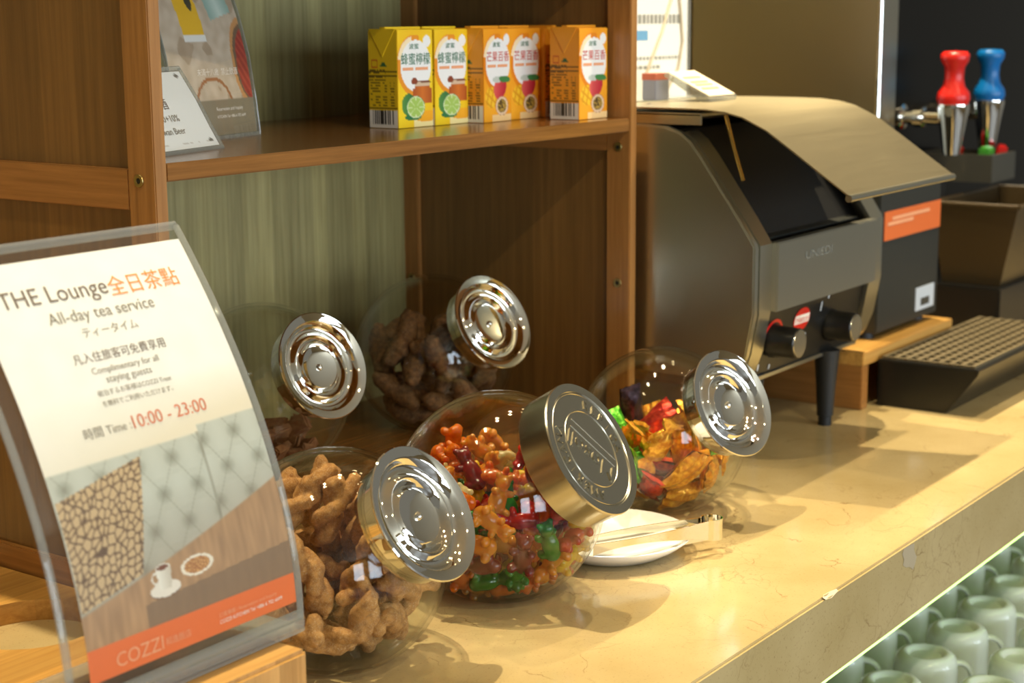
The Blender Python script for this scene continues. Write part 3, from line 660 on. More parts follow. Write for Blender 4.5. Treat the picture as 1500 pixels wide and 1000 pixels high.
# ================================================================== candy jars
def jar_frame(el): return Vector((0, -math.cos(el), math.sin(el)))
def sph_prof(R, r_end, n=40):
    a1 = math.asin(r_end/R); return [(R*math.sin(math.pi-(math.pi-a1)*k/n), R*math.cos(math.pi-(math.pi-a1)*k/n)) for k in range(n+1)]
def make_jar(name, label, cx, cy, z0, phi, el, R, L, chrome=True):
    hc = R*0.905
    t = empty(name, (cx, cy, z0), math.radians(phi)); tag(t, label, 'candy jar')
    ax = jar_frame(math.radians(el)); A = rot_to(ax, (0, 0, hc))
    rn = 0.050 if chrome else 0.056
    b = MB(); p = sph_prof(R, rn, 44); tn = p[-1][1]
    b.lathe(p+[(rn-0.0025, tn+0.003), (rn-0.003, tn+0.006), (rn-0.001, tn+0.010)], 72, A)
    b.v = [(x, y, max(z, 0.0)) for x, y, z in b.v]
    g = b.build('glass_bowl', M['glass'], t, smooth=True, angle=math.radians(60))
    b = MB(); p = sph_prof(R-0.0032, rn-0.003, 40); b.lathe(p+[(rn-0.0055, tn+0.006)], 64, A)
    b.v = [(x, y, max(z, 0.005)) for x, y, z in b.v]
    b.build('inner_wall', M['glass'], g, smooth=True, angle=math.radians(60))
    MB().lathe([(rn-0.004+0.0022*math.cos(w), tn+0.008+0.0022*math.sin(w)) for w in np.linspace(0, 2*math.pi, 9)[:-1]], 64, A, close=True).build('neck_bead', M['glass_edge'], g, smooth=True)
    if chrome:
        lp = [(0.0495, L-0.0245), (0.0502, L-0.0245), (0.0508, L-0.022), (0.0518, L-0.0045), (0.0560, L-0.0035), (0.0572, L-0.0022), (0.0574, L-0.0008), (0.0566, L), (0.0555, L-0.0003),
              (0.0490, L-0.0010), (0.0470, L-0.0022), (0.0445, L-0.0065), (0.0425, L-0.0085), (0.0395, L-0.0090), (0.0370, L-0.0078), (0.0350, L-0.0048), (0.0330, L-0.0038), (0.0312, L-0.0046), (0.0295, L-0.0085), (0.0275, L-0.0108), (0.0255, L-0.0104), (0.0238, L-0.0078), (0.0222, L-0.0066), (0.0205, L-0.0070), (0.0120, L-0.0078), (0.0036, L-0.0080), (0.0032, L-0.0062), (0.0022, L-0.0050), (0.0, L-0.0046)]
        MB().lathe(lp, 96, A).build('lid', M['chrome'], t, smooth=True, angle=math.radians(50))
    else:
        lp = [(0.0545, L-0.034), (0.0610, L-0.034), (0.0622, L-0.0325), (0.0630, L-0.004), (0.0636, L-0.0015), (0.0628, L), (0.0612, L-0.0002), (0.0555, L-0.0006), (0.0545, L-0.0016), (0.0, L-0.0016)]
        ld = MB().lathe(lp, 96, A).build('lid', M['lid_steel'], t, smooth=True, angle=math.radians(35))
        e = MB(); zl = L-0.0016
        for r0 in (0.0365, 0.0535): e.lathe([(r0-0.0006, zl), (r0, zl+0.0008), (r0+0.0006, zl)], 72, A)
        e.build('raised_ring', M['lid_steel'], ld, smooth=True)
        e = MB(); up = A.to_3x3() @ Vector((0, 0, 1))
        # right and up directions on the face, seen from the front
        Xr = Vector((1, 0, 0)); Yr = up.cross(Xr).normalized()
        Of = A @ Vector((0, 0, zl))
        def glyph(s, fx):
            v, f = text_geo(s)
            if not len(v): return
            top = [Of+Xr*fx(x, y)[0]+Yr*fx(x, y)[1]+up*0.0011 for x, y in v]; bot = [q-up*0.0011 for q in top]
            e.add(top, f)
            n_ = len(v); cnt = {}
            for fc in f:
                for i in range(len(fc)):
                    a_, b_ = fc[i], fc[(i+1) % len(fc)]; cnt[(a_, b_)] = 1
            rim = [(a_, b_) for (a_, b_) in cnt if (b_, a_) not in cnt]
            e.add(top+bot, [(b_, a_, a_+n_, b_+n_) for a_, b_ in rim])
        for word, th0, th1 in (('AMERICANA', 243, 140), ('REPICA', 55, -14)):
            for i, chx in enumerate(word):
                th = math.radians(th0+(th1-th0)*i/(len(word)-1)); k_ = 0.0125
                v, f = text_geo(chx); w_ = v[:, 0].max()*k_
                def fx(x, y, th=th, k_=k_, w_=w_):
                    r_ = 0.0405+y*k_; dx = x*k_-w_/2; return (r_*math.cos(th)+dx*math.sin(th), r_*math.sin(th)-dx*math.cos(th))
                glyph(chx, fx)
        ta = math.radians(126); v, f = text_geo('Mosoll'); k_ = 0.062/v[:, 0].max()
        glyph('Mosoll', lambda x, y: ((x*k_-0.031)*math.cos(ta)-(y*k_+0.000)*math.sin(ta), (x*k_-0.031)*math.sin(ta)+(y*k_+0.000)*math.cos(ta)))
        for yo in (-0.004, -0.0125):
            pa, pb = (-0.032, yo), (0.030, yo); pts_ = []
            for q_ in np.linspace(0, 1, 8): x_ = pa[0]+(pb[0]-pa[0])*q_; pts_.append(Of+Xr*(x_*math.cos(ta)-yo*math.sin(ta))+Yr*(x_*math.sin(ta)+yo*math.cos(ta)))
            e.tube(pts_, 0.0007, n=6)
        e.build('embossed_lettering', M['lid_steel'], ld)
    return t, Vector((0, 0, hc)), ax

def pack(n, R, rad, wall, fill, seed, axis, iters=260, open_r=0.0):
    """n round bodies settled inside a sphere of radius R about the origin; fill(p) < 0 means inside the heap"""
    rng = np.random.RandomState(seed); P = []
    while len(P) < n:
        p = rng.uniform(-R, R, 3)
        if np.linalg.norm(p) < R-wall and fill(p) < 0: P.append(p)
    P = np.array(P)
    for it in range(iters):
        d = P[:, None]-P[None]; r = np.linalg.norm(d, axis=2)+np.eye(n)*9
        ov = np.clip(2*rad-r, 0, None); push = (d/r[..., None]*ov[..., None]).sum(1)*0.32
        P = P+push; P[:, 2] -= 0.00025*(1-it/iters)
        l = np.linalg.norm(P, axis=1); k = np.where(l > R-wall, (R-wall)/l, 1.0); P = P*k[:, None]
        for i in range(n):
            f = fill(P[i])
            if f > 0: P[i, 2] -= min(f, 0.004)
    return P
def tangent_rot(p, long_axis, R, seed):
    """orientation that lays an item's long axis (local X) along the wall when it sits near it"""
    rng = random.Random(seed); q = Euler((rng.uniform(0, 6.28), rng.uniform(0, 6.28), rng.uniform(0, 6.28))).to_matrix()
    l = p.length
    if l < R*0.55: return q
    nrm = p/l; x = q @ Vector((1, 0, 0)); x = (x-nrm*x.dot(nrm)*0.9)
    if x.length < 1e-4: x = Vector((0, 0, 1))
    x.normalize(); z = nrm-x*nrm.dot(x); z.normalize(); y = z.cross(x); m = Matrix((x, y, z)).transposed()
    return m @ Matrix.Rotation(rng.choice((0, math.pi, 0.5, -0.5, 2.6)), 3, 'X')
def settle(P, R, half, rad, seed, floor_z, wall, iters=320):
    """push long items (capsules along their own X) apart and back inside the bowl; returns positions and rotations"""
    n = len(P); Q = [tangent_rot(Vector(p), None, R, seed*1000+i) for i, p in enumerate(P)]
    offs = np.linspace(-half, half, 5); D = np.array([np.array(q @ Vector((1, 0, 0))) for q in Q])
    own = np.repeat(np.arange(n), 5); diff = own[:, None] != own[None]
    for it in range(iters):
        S = (P[:, None]+D[:, None]*offs[None, :, None]).reshape(-1, 3)
        d = S[:, None]-S[None]; r = np.linalg.norm(d, axis=2)+1e-6
        ov = np.where(diff, np.clip(2*rad-r, 0, None), 0); push = (d/r[..., None]*ov[..., None]).sum(1)*0.22
        l = np.linalg.norm(S, axis=1); push += -S/l[:, None]*np.clip(l-(R-wall), 0, None)[:, None]*0.8
        push[:, 2] += np.clip(floor_z+rad-S[:, 2], 0, None)*0.8
        P = P+push.reshape(n, 5, 3).sum(1)*0.5; P[:, 2] -= 0.0002*(1-it/iters)
    return P, Q
def meta_mesh(name, balls, res=0.0016, thr=0.6):
    mbd = bpy.data.metaballs.new(name+'_m'); ob = bpy.data.objects.new(name+'_m', mbd); col.objects.link(ob); mbd.resolution = res; mbd.render_resolution = res; mbd.threshold = thr
    for (x, y, z, r) in balls:
        e = mbd.elements.new(); e.co = (x, y, z); e.radius = r; e.stiffness = 2.0
    bpy.context.view_layer.update()
    me = bpy.data.meshes.new_from_object(ob.evaluated_get(bpy.context.evaluated_depsgraph_get())); me.name = name
    bpy.data.objects.remove(ob); bpy.data.metaballs.remove(mbd)
    for p in me.polygons: p.use_smooth = True
    return me
def displace(me, amp, sc, seed):
    for v in me.vertices:
        n_ = noise.noise(v.co*sc+Vector((seed, 0, 0)))*amp+noise.noise(v.co*sc*2.7+Vector((0, seed, 0)))*amp*0.5; v.co += v.normal*n_
def put_items(jar, ctr, P, meshes, mats, name, labels, cat, groups, R, sc=(0.92, 1.08), seed=1, pick=None, rots=None):
    rng = random.Random(seed); Mz = Matrix.Rotation(jar.rotation_euler.z, 4, 'Z'); loc0 = Vector(jar.location)
    made = {}
    for i, p in enumerate(P):
        k = pick(i) if pick else rng.randrange(len(mats))
        mesh_src = meshes[rng.randrange(len(meshes))]
        key = (mesh_src.name, k)
        if key not in made:
            me = mesh_src.copy(); me.name = name; me.materials.clear(); me.materials.append(mats[k]); made[key] = me
        o = bpy.data.objects.new(name, made[key]); col.objects.link(o)
        q = rots[i] if rots else tangent_rot(Vector(p), None, R, seed*1000+i)
        s_ = rng.uniform(*sc)
        o.matrix_world = Matrix.Translation(loc0+Mz @ (ctr+Vector(p))) @ Mz @ q.to_4x4() @ Matrix.Scale(s_, 4)
        tag(o, labels[k], cat, groups[k])

# gummy bears -----------------------------------------------------------------
j1, c1, a1 = make_jar('gummy_jar', 'round glass jar of coloured gummy bears with an embossed brushed steel lid', 1.184, 0.870, 0.0, 6.8, 30.9, 0.0985, 0.1117, chrome=False)
def blob_mesh(name, balls, voxel):
    bm = bmesh.new()
    for (x, y, z, rx, ry, rz) in balls:
        r_ = bmesh.ops.create_icosphere(bm, subdivisions=3, radius=1.0, matrix=Matrix.Translation((x, y, z)) @ Matrix.Diagonal((rx, ry, rz, 1)))
    me = bpy.data.meshes.new(name); bm.to_mesh(me); bm.free()
    ob = bpy.data.objects.new(name, me); col.objects.link(ob); md = ob.modifiers.new('r', 'REMESH'); md.mode = 'VOXEL'; md.voxel_size = voxel
    sm = ob.modifiers.new('s', 'SMOOTH'); sm.factor = 0.5; sm.iterations = 3
    bpy.context.view_layer.update(); out = bpy.data.meshes.new_from_object(ob.evaluated_get(bpy.context.evaluated_depsgraph_get())); out.name = name
    bpy.data.objects.remove(ob); bpy.data.meshes.remove(me)
    for p in out.polygons: p.use_smooth = True
    return out
bear = blob_mesh('bear', [(-.003, 0, 0, .0105, .0066, .0058), (.0105, 0, .0008, .0056, .0056, .0052), (.0148, .0044, .0012, .0024, .0024, .0024), (.0148, -.0044, .0012, .0024, .0024, .0024), (.0112, 0, .0052, .0030, .0026, .0024),
    (.0040, .0060, .0044, .0026, .0030, .0038), (.0040, -.0060, .0044, .0026, .0030, .0038), (-.0095, .0060, .0040, .0032, .0034, .0046), (-.0095, -.0060, .0040, .0032, .0034, .0046), (-.010, 0, -.0005, .0055, .0060, .0050)], 0.00085)
GC = [('red', (206, 32, 22)), ('orange', (240, 128, 20)), ('yellow', (248, 204, 24)), ('green', (40, 140, 24)), ('clear pale', (236, 214, 150)), ('amber', (236, 158, 40)), ('dark red', (140, 20, 22))]
gm = [gummy('gummy_'+n_.replace(' ', '_'), c_) for n_, c_ in GC]
rg = random.Random(3); wts = [0.14, 0.24, 0.19, 0.10, 0.06, 0.21, 0.06]
pk = [rg.choices(range(7), wts)[0] for _ in range(400)]
fillg = lambda p: p[2]-0.042-0.12*p[1]
P = pack(150, 0.0945, 0.0132, 0.0105, fillg, 5, a1)
put_items(j1, c1, P, [bear], gm, 'gummy_bear', ['%s gummy bear in the jar with the embossed steel lid' % n_ for n_, _ in GC], 'gummy bear', ['%s gummy bears in the jar' % n_ for n_, _ in GC], 0.094, sc=(1.22, 1.38), seed=11, pick=lambda i: pk[i])

# twisted brown crackers --------------------------------------------------------
def twist(seed):
    rng = random.Random(seed); balls = []; n_ = 21; bend = rng.uniform(0.5, 1.5); tw = rng.uniform(0.0055, 0.008)
    for k in range(n_):
        t_ = k/(n_-1)-0.5; x = t_*0.078; y = bend*0.028*(t_*t_*2-0.2); ph = t_*7.5+seed
        for s_ in (0, math.pi): balls.append((x, y+tw*math.cos(ph+s_), tw*math.sin(ph+s_), 0.0106+0.0012*math.sin(k*1.7+seed)))
    me = meta_mesh('twist%d' % seed, balls, res=0.0026, thr=0.35); displace(me, 0.0014, 260, seed); return me
tw = [twist(s_) for s_ in (1, 2, 3, 4)]
j2, c2, a2 = make_jar('cracker_jar', 'round glass jar of light brown twisted crackers with a chrome lid, beside the lounge sign', 0.968, 0.880, 0.0, 4.9, 31.0, 0.094, 0.1060)
P = pack(32, 0.090, 0.0200, 0.0215, lambda p: p[2]-0.060+0.10*p[1], 8, a2); P, Q = settle(P, 0.0905, 0.026, 0.0128, 21, -0.081, 0.0165)
put_items(j2, c2, P, tw, [crusty('tan_cracker', (150, 98, 40), (200, 146, 78), 0.45)], 'twisted_cracker', ['light brown twisted cracker in the jar beside the lounge sign'], 'cracker', ['twisted crackers in the front jar'], 0.09, sc=(0.82, 0.90), seed=21, rots=Q)
# dark puffs --------------------------------------------------------------------
def puff(seed):
    rng = random.Random(seed); balls = [(t_*0.052, 0.007*math.sin(t_*3+seed), 0.005*math.cos(t_*4), 0.0190-0.005*abs(t_*2)**2) for t_ in np.linspace(-0.55, 0.55, 9)]
    me = meta_mesh('puff%d' % seed, balls, res=0.003, thr=0.35); displace(me, 0.0030, 150, seed*3.1); return me
pf = [puff(s_) for s_ in (1, 2, 3)]
j5, c5, a5 = make_jar('puff_jar', 'glass jar of dark brown snack sticks with a chrome lid, back right in the shelf', 1.522, 1.214, 0.0402, -5.7, 27.8, 0.096, 0.110)
P = pack(26, 0.092, 0.0200, 0.0200, lambda p: p[2]-0.050-0.25*p[1], 9, a5); P, Q = settle(P, 0.0925, 0.022, 0.0145, 31, -0.080, 0.0175)
put_items(j5, c5, P, pf, [crusty('dark_puff', (88, 56, 26), (140, 98, 54), 0.2)], 'snack_stick', ['dark brown rough snack stick in the jar at the back right of the shelf'], 'snack', ['dark snack sticks in the back jar'], 0.092, sc=(0.88, 0.97), seed=31, rots=Q)
# biscuit pieces ------------------------------------------------------------------
def chunk(seed):
    rng = random.Random(seed); b = MB().box(-0.014, 0.014, -0.011, 0.011, -0.0045, 0.0045); me_o = b.build('chunk', M['paper'], None, bevel=0.002); me = me_o.data.copy(); bpy.data.objects.remove(me_o); displace(me, 0.003, 120, seed); return me
ck = [chunk(s_) for s_ in (1, 2)]
j4, c4, a4 = make_jar('biscuit_jar', 'round glass jar with a few brown biscuits and a chrome lid, behind the lounge sign', 1.262, 1.245, 0.0402, -5.4, 22.5, 0.096, 0.108)
P = pack(46, 0.092, 0.0105, 0.012, lambda p: p[2]+0.030, 10, a4)
put_items(j4, c4, P, ck, [crusty('biscuit', (140, 88, 48), (176, 124, 76), 0.1)], 'biscuit_piece', ['small brown biscuit piece in the jar behind the lounge sign'], 'biscuit', ['biscuit pieces in the back left jar'], 0.092, seed=41)
# wrapped candies -------------------------------------------------------------------
def wrapped(kind):
    b = MB(); nu, nv = 16, 17; prof = []
    for j in range(nv):
        t_ = j/(nv-1)*2-1; x = t_*0.026
        w = 0.0105*math.sqrt(max(0, 1-(t_/0.62)**2)) if abs(t_) < 0.56 else 0.0; w = max(w, 0.0026+0.010*max(0, abs(t_)-0.6)*2.2); h = w*0.72 if abs(t_) < 0.56 else 0.0018
        prof.append((x, w, h))
    vs = []
    for j, (x, w, h) in enumerate(prof):
        for i in range(nu):
            a = 2*math.pi*i/nu; cr = 1+0.12*math.sin(i*3+j*1.3); vs.append((x+0.0015*math.sin(i*2.1+j), w*math.cos(a)*cr, h*math.sin(a)*cr))
    fs = [(j*nu+i, j*nu+(i+1) % nu, (j+1)*nu+(i+1) % nu, (j+1)*nu+i) for j in range(nv-1) for i in range(nu)]+[tuple(range(nu)), tuple(range((nv-1)*nu, nv*nu))]
    o = b.add(vs, fs).build('w', M['paper'], None, smooth=True, angle=math.radians(50)); me = o.data.copy(); bpy.data.objects.remove(o); return me
def flatpack():
    b = MB(); n_ = 12
    vs = []; 
    for j in range(n_+1):
        for i in range(n_+1):
            u, v = i/n_*2-1, j/n_*2-1; h = 0.0062*(1-u**4)*(1-abs(v)**3)+0.0006; wob = 0.001*math.sin(u*9+v*5)
            vs.append((v*0.024, u*0.0125, h+wob))
    for j in range(n_+1):
        for i in range(n_+1):
            u, v = i/n_*2-1, j/n_*2-1; h = 0.0062*(1-u**4)*(1-abs(v)**3)+0.0006; vs.append((v*0.024, u*0.0125, -h))
    m1 = (n_+1)**2; fs = []
    for j in range(n_):
        for i in range(n_):
            a = j*(n_+1)+i; fs += [(a, a+1, a+n_+2, a+n_+1), (m1+a, m1+a+n_+1, m1+a+n_+2, m1+a+1)]
    o = b.add(vs, fs).build('w', M['paper'], None, smooth=True); me = o.data.copy(); bpy.data.objects.remove(o); return me
wm = [wrapped(0), flatpack(), flatpack()]
WC = [('gold', (206, 128, 22), (244, 184, 60)), ('green', (60, 160, 30), (130, 214, 70)), ('dark purple', (36, 26, 40), (70, 52, 66)), ('red', (170, 26, 18), (214, 70, 40))]
wmt = [foil('wrapper_'+n_.replace(' ', '_'), c_, d_) for n_, c_, d_ in WC]
j3, c3, a3 = make_jar('candy_jar', 'round glass jar of wrapped candies with a chrome lid, at the right beside the toaster', 1.499, 0.883, 0.0, -8.8, 26.3, 0.092, 0.1060)
P = pack(30, 0.088, 0.0170, 0.0160, lambda p: p[2]-0.024-0.15*p[1], 12, a3); P, Q = settle(P, 0.0885, 0.020, 0.0120, 51, -0.077, 0.0165)
rw = random.Random(5); pw = [rw.choices(range(4), [0.64, 0.17, 0.09, 0.10])[0] for _ in range(80)]
put_items(j3, c3, P, wm, wmt, 'wrapped_candy', ['%s wrapped candy in the jar beside the toaster' % n_ for n_, _, _ in WC], 'candy', ['%s wrapped candies in the jar' % n_ for n_, _, _ in WC], 0.088, sc=(1.15, 1.28), seed=51, rots=Q, pick=lambda i: pw[i])

# ================================================================== plate with tongs
pt = MB().lathe([(0.0, 0.004), (0.040, 0.004), (0.052, 0.006), (0.068, 0.013), (0.079, 0.0195), (0.0805, 0.0195), (0.0805, 0.0185), (0.070, 0.010), (0.056, 0.002), (0.050, 0.0), (0.046, 0.0012), (0.0, 0.0012)], 72).build('plate', M['ceramic'], smooth=True, angle=math.radians(60))
pt.location = (1.338, 0.846, 0.0); tag(pt, 'small round white plate under the steel tongs between two jars', 'plate')
tg = empty('tongs', (1.392, 0.762, 0.0)); tag(tg, 'polished steel serving tongs lying across the white plate', 'tongs')
d_ = Vector((-0.135, 0.072, 0)).normalized(); n_ = Vector((-d_.y, d_.x, 0)); zt = 0.0245
def band(pts, h, th=0.0011):
    b = MB(); m_ = len(pts); vs = []
    for i, p in enumerate(pts):
        p = Vector(p); t_ = (Vector(pts[min(i+1, m_-1)])-Vector(pts[max(i-1, 0)])).normalized(); q = Vector((-t_.y, t_.x, 0))*th/2
        hh = h(i/(m_-1)) if callable(h) else h
        vs += [p-q-Vector((0, 0, hh/2)), p+q-Vector((0, 0, hh/2)), p+q+Vector((0, 0, hh/2)), p-q+Vector((0, 0, hh/2))]
    fs = [(4*i+k, 4*i+(k+1) % 4, 4*(i+1)+(k+1) % 4, 4*(i+1)+k) for i in range(m_-1) for k in range(4)]+[(0, 3, 2, 1), (4*m_-4, 4*m_-3, 4*m_-2, 4*m_-1)]
    return b.add(vs, fs)
Rr = 0.0105; ring = []
for k in range(25):
    a = math.radians(-140+280*k/24); q = Vector((math.cos(a), math.sin(a), 0)); ring.append(Vector((0, 0, zt))+(-d_)*q.x*Rr+n_*q.y*Rr)
band(ring, 0.021).build('spring_loop', M['chrome'], tg, smooth=True)
for s_ in (1, -1):
    pts = [Vector((0, 0, zt))+d_*(Rr*0.77+t_*0.132)+n_*s_*(0.0068+0.008*math.sin(t_*2.6)) for t_ in np.linspace(0, 1, 16)]
    band(pts, lambda t_: 0.019-0.006*t_).build('arm', M['chrome'], tg, smooth=True)

# ================================================================== conveyor toaster
TX0, TX1 = 1.69, 2.055
to = empty('conveyor_toaster', (0, 0, 0)); tag(to, 'stainless steel conveyor toaster with a curved hood and two control knobs', 'toaster')
sp = [(1.34, 0.100), (0.900, 0.100), (0.893, 0.110), (0.884, 0.133), (0.875, 0.182), (0.875, 0.262), (0.894, 0.290), (0.947, 0.362), (0.962, 0.380), (0.976, 0.390), (0.995, 0.396), (1.022, 0.3975), (1.34, 0.3975)]
for x0, x1, sgn_ in ((TX0, TX0+0.012, 1), (TX1-0.012, TX1, -1)):
    MB().prism_x(sp, x0, x1).build('side_panel', M['steel'], to, bevel=0.002)
# front frame strips (chamfer between side panel and front)
fp = [(0.893, 0.108), (0.884, 0.133), (0.875, 0.182), (0.875, 0.262), (0.894, 0.290), (0.947, 0.362), (0.962, 0.380), (0.976, 0.390)]
for x0, x1 in ((TX0+0.012, TX0+0.042), (TX1-0.042, TX1-0.012)):
    MB().sheet_x([(y-0.001, z) for y, z in fp], x0, x1, -0.006).build('frame_strip', M['steel'], to, smooth=True, angle=math.radians(20))
FX0, FX1 = TX0+0.042, TX1-0.040
MB().box(FX0, FX1, 0.866, 0.880, 0.181, 0.263).build('front_plate', M['steel'], to, bevel=0.0015)
text_part('lettering', 'UNIEDI', M['engraved'], to, lambda a, b: (a, 0.8655, b), 1.805, 1.878, 0.240, h=0.010)
MB().prism_x([(0.881, 0.180), (0.896, 0.098), (0.93, 0.098), (0.93, 0.180)], FX0-0.012, FX1+0.004).build('control_panel', M['black'], to)
MB().box(FX0-0.012, FX1+0.004, 0.893, 0.90, 0.094, 0.0985).build('panel_trim', M['steel'], to)
def pan(x, z, off=0.0): return (x, 0.881+(0.180-z)*(0.015/0.082)-off, z)
for x, z in ((1.764, 0.140), (1.927, 0.134)):
    A = rot_to((0, -1, 0), pan(x, z))
    k = MB().lathe([(0.0205, 0.0), (0.0205, 0.006), (0.0190, 0.008), (0.0182, 0.036), (0.0170, 0.037)], 40, A).build('control_knob', M['black'], to, smooth=True, angle=math.radians(40))
    MB().lathe([(0.0171, 0.0368), (0.0165, 0.0378), (0.0, 0.0378)], 40, A).build('knob_cap', M['lid_steel'], k, smooth=True, angle=math.radians(30))
a_ = MB(); arc = [pan(1.764+0.0265*math.cos(w), 0.140+0.0265*math.sin(w), 0.0008) for w in np.linspace(math.radians(15), math.radians(165), 20)]; arc2 = [pan(1.764+0.0225*math.cos(w), 0.140+0.0225*math.sin(w), 0.0008) for w in np.linspace(math.radians(15), math.radians(165), 20)]
a_.add(arc+arc2, [(i, i+1, 21+i, 20+i) for i in range(19)]).build('red_scale', M['red'], to)
a_ = MB(); ov = [pan(1.838+0.022*math.cos(w), 0.155+0.0150*math.sin(w), 0.0008) for w in np.linspace(0, 2*math.pi, 33)[:-1]]; a_.add(ov, [tuple(range(32))]); bd = a_.build('badge', M['red'], to)
a_ = MB(); a_.add([pan(1.838-0.0195, 0.150, 0.0011), pan(1.838+0.0195, 0.150, 0.0011), pan(1.838+0.0195, 0.161, 0.0011), pan(1.838-0.0195, 0.161, 0.0011)], [(0, 1, 2, 3)]); a_.build('badge_band', M['ink_white'], bd)
text_part('lettering', 'Hatco', M['red'], bd, lambda a, b: pan(a, b, 0.0014), 1.822, 1.854, 0.1555, h=0.008)
a_ = MB(); a_.add([pan(1.824, 0.114, 0.0008), pan(1.858, 0.114, 0.0008), pan(1.858, 0.135, 0.0008), pan(1.824, 0.135, 0.0008)], [(0, 1, 2, 3)]); lb = a_.build('label_plate', M['white_label'], to)
text_part('lettering', 'MAX', M['ink_black'], lb, lambda a, b: pan(a, b, 0.0011), 1.8275, 1.8545, 0.1245, h=0.011)
mk = MB()
for x, z, w_, h_ in ((1.888, 0.158, 0.003, 0.012), (1.738, 0.106, 0.003, 0.008), (1.768, 0.103, 0.003, 0.006), (1.905, 0.172, 0.004, 0.006)): mk.add([pan(x, z, .0008), pan(x+w_, z, .0008), pan(x+w_, z+h_, .0008), pan(x, z+h_, .0008)], [(0, 1, 2, 3)])
mk.build('scale_marks', M['white_label'], to)
# dark mouth, chamber, top plate, hood
MB().prism_x([(0.905, 0.262), (0.965, 0.345), (1.00, 0.39), (1.33, 0.39), (1.33, 0.11), (0.935, 0.11), (0.935, 0.262)], TX0+0.0125, TX1-0.0125).build('chamber', M['dark'], to)
MB().sheet_x([(0.893, 0.262), (1.02, 0.275)], FX0, FX1, 0.002).build('toast_ramp', M['dark_metal'], to)
MB().box(TX0+0.008, TX1-0.008, 0.952, 1.345, 0.408, 0.4115).build('top_plate', M['steel'], to, bevel=0.001)
MB().box(TX0+0.008, TX0+0.011, 0.952, 1.345, 0.398, 0.4115).build('plate_flange', M['steel'], to, bevel=0.0008)
MB().box(TX0+0.02, TX1-0.02, 1.02, 1.34, 0.3975, 0.408).build('plate_spacer', M['dark'], to)
hp = [(1.10, 0.4150), (1.04, 0.4155), (0.985, 0.4155), (0.950, 0.4150), (0.924, 0.4125), (0.902, 0.4075), (0.871, 0.3935), (0.836, 0.3705), (0.802, 0.3475), (0.768, 0.3250)]
hs = []
for i in range(len(hp)-1):
    for k in range(3): hs.append((hp[i][0]+(hp[i+1][0]-hp[i][0])*k/3, hp[i][1]+(hp[i+1][1]-hp[i][1])*k/3))
hs.append(hp[-1])
hd = MB().sheet_x(hs, 1.703, 2.012, -0.0016).build('hood', M['steel_hood'], to, smooth=True, angle=math.radians(30))
MB().tube([(1.703, 0.767, 0.3225), (2.014, 0.767, 0.3225)], 0.0042, n=12).build('hood_lip', M['steel'], hd, smooth=True)
for x in (1.76, 1.93):
    MB().lathe([(0.003, 0.0), (0.003, 0.0015), (0.0, 0.002)], 12, rot_to((0, 0, 1), (x, 1.06, 0.4165))).build('rivet', M['chrome'], hd, smooth=True)
MB().tube([(1.708, 0.925, 0.4105), (1.712, 0.915, 0.37), (1.716, 0.905, 0.335)], 0.0022, n=8).build('hood_stay', M['brass'], to, smooth=True)
for x, y in ((1.755, 0.91), (1.935, 0.895), (1.755, 1.28), (1.985, 1.28)):
    MB().lathe([(0.0, 0.0), (0.0085, 0.0), (0.0085, 0.012), (0.0105, 0.013), (0.0125, 0.05), (0.0165, 0.100), (0.0, 0.100)], 28, Matrix.Translation((x, y, 0))).build('leg', M['rubber'], to, smooth=True, angle=math.radians(40))

# card stand and small packet on the toaster
cs = empty('card_stand', (1.842, 1.022, 0.4171), math.radians(2)); tag(cs, 'small slanted acrylic card stand lying on top of the toaster', 'card stand')
MB().prism_x([(0.0, 0.0), (0.0, 0.006), (0.062, 0.036), (0.066, 0.032), (0.012, 0.0)], 0, 0.078).build('acrylic_block', M['acrylic_edge'], cs, bevel=0.001)
MB().add([(0.003, 0.0008, 0.0075), (0.075, 0.0008, 0.0075), (0.075, 0.060, 0.0365), (0.003, 0.060, 0.0365)], [(0, 1, 2, 3)]).build('card', plain('cream_card', (232, 214, 186), 0.5), cs)
mk = MB()
for t_ in (0.25, 0.4, 0.52, 0.7): mk.add([(0.014, 0.0595*t_, 0.0079+0.029*t_), (0.060, 0.0595*t_, 0.0079+0.029*t_), (0.060, 0.0595*t_+0.004, 0.0079+0.029*t_+0.002), (0.014, 0.0595*t_+0.004, 0.0079+0.029*t_+0.002)], [(0, 1, 2, 3)])
mk.build('faint_print', plain('rust_print', (196, 140, 104), 0.6), cs)
pk_ = empty('small_packet', (1.842, 1.10, 0.4171)); MB().box(0, 0.035, 0, 0.02, 0, 0.034).build('packet_body', plain('blue_grey_packet', (146, 152, 172), 0.5), pk_, bevel=0.001); MB().box(-0.0003, 0.0353, -0.0003, 0.0203, 0.026, 0.0345).build('packet_top', plain('red_packet_top', (196, 110, 86), 0.5), pk_)
tag(pk_, 'small blue grey packet with a red top behind the card stand', 'packet')

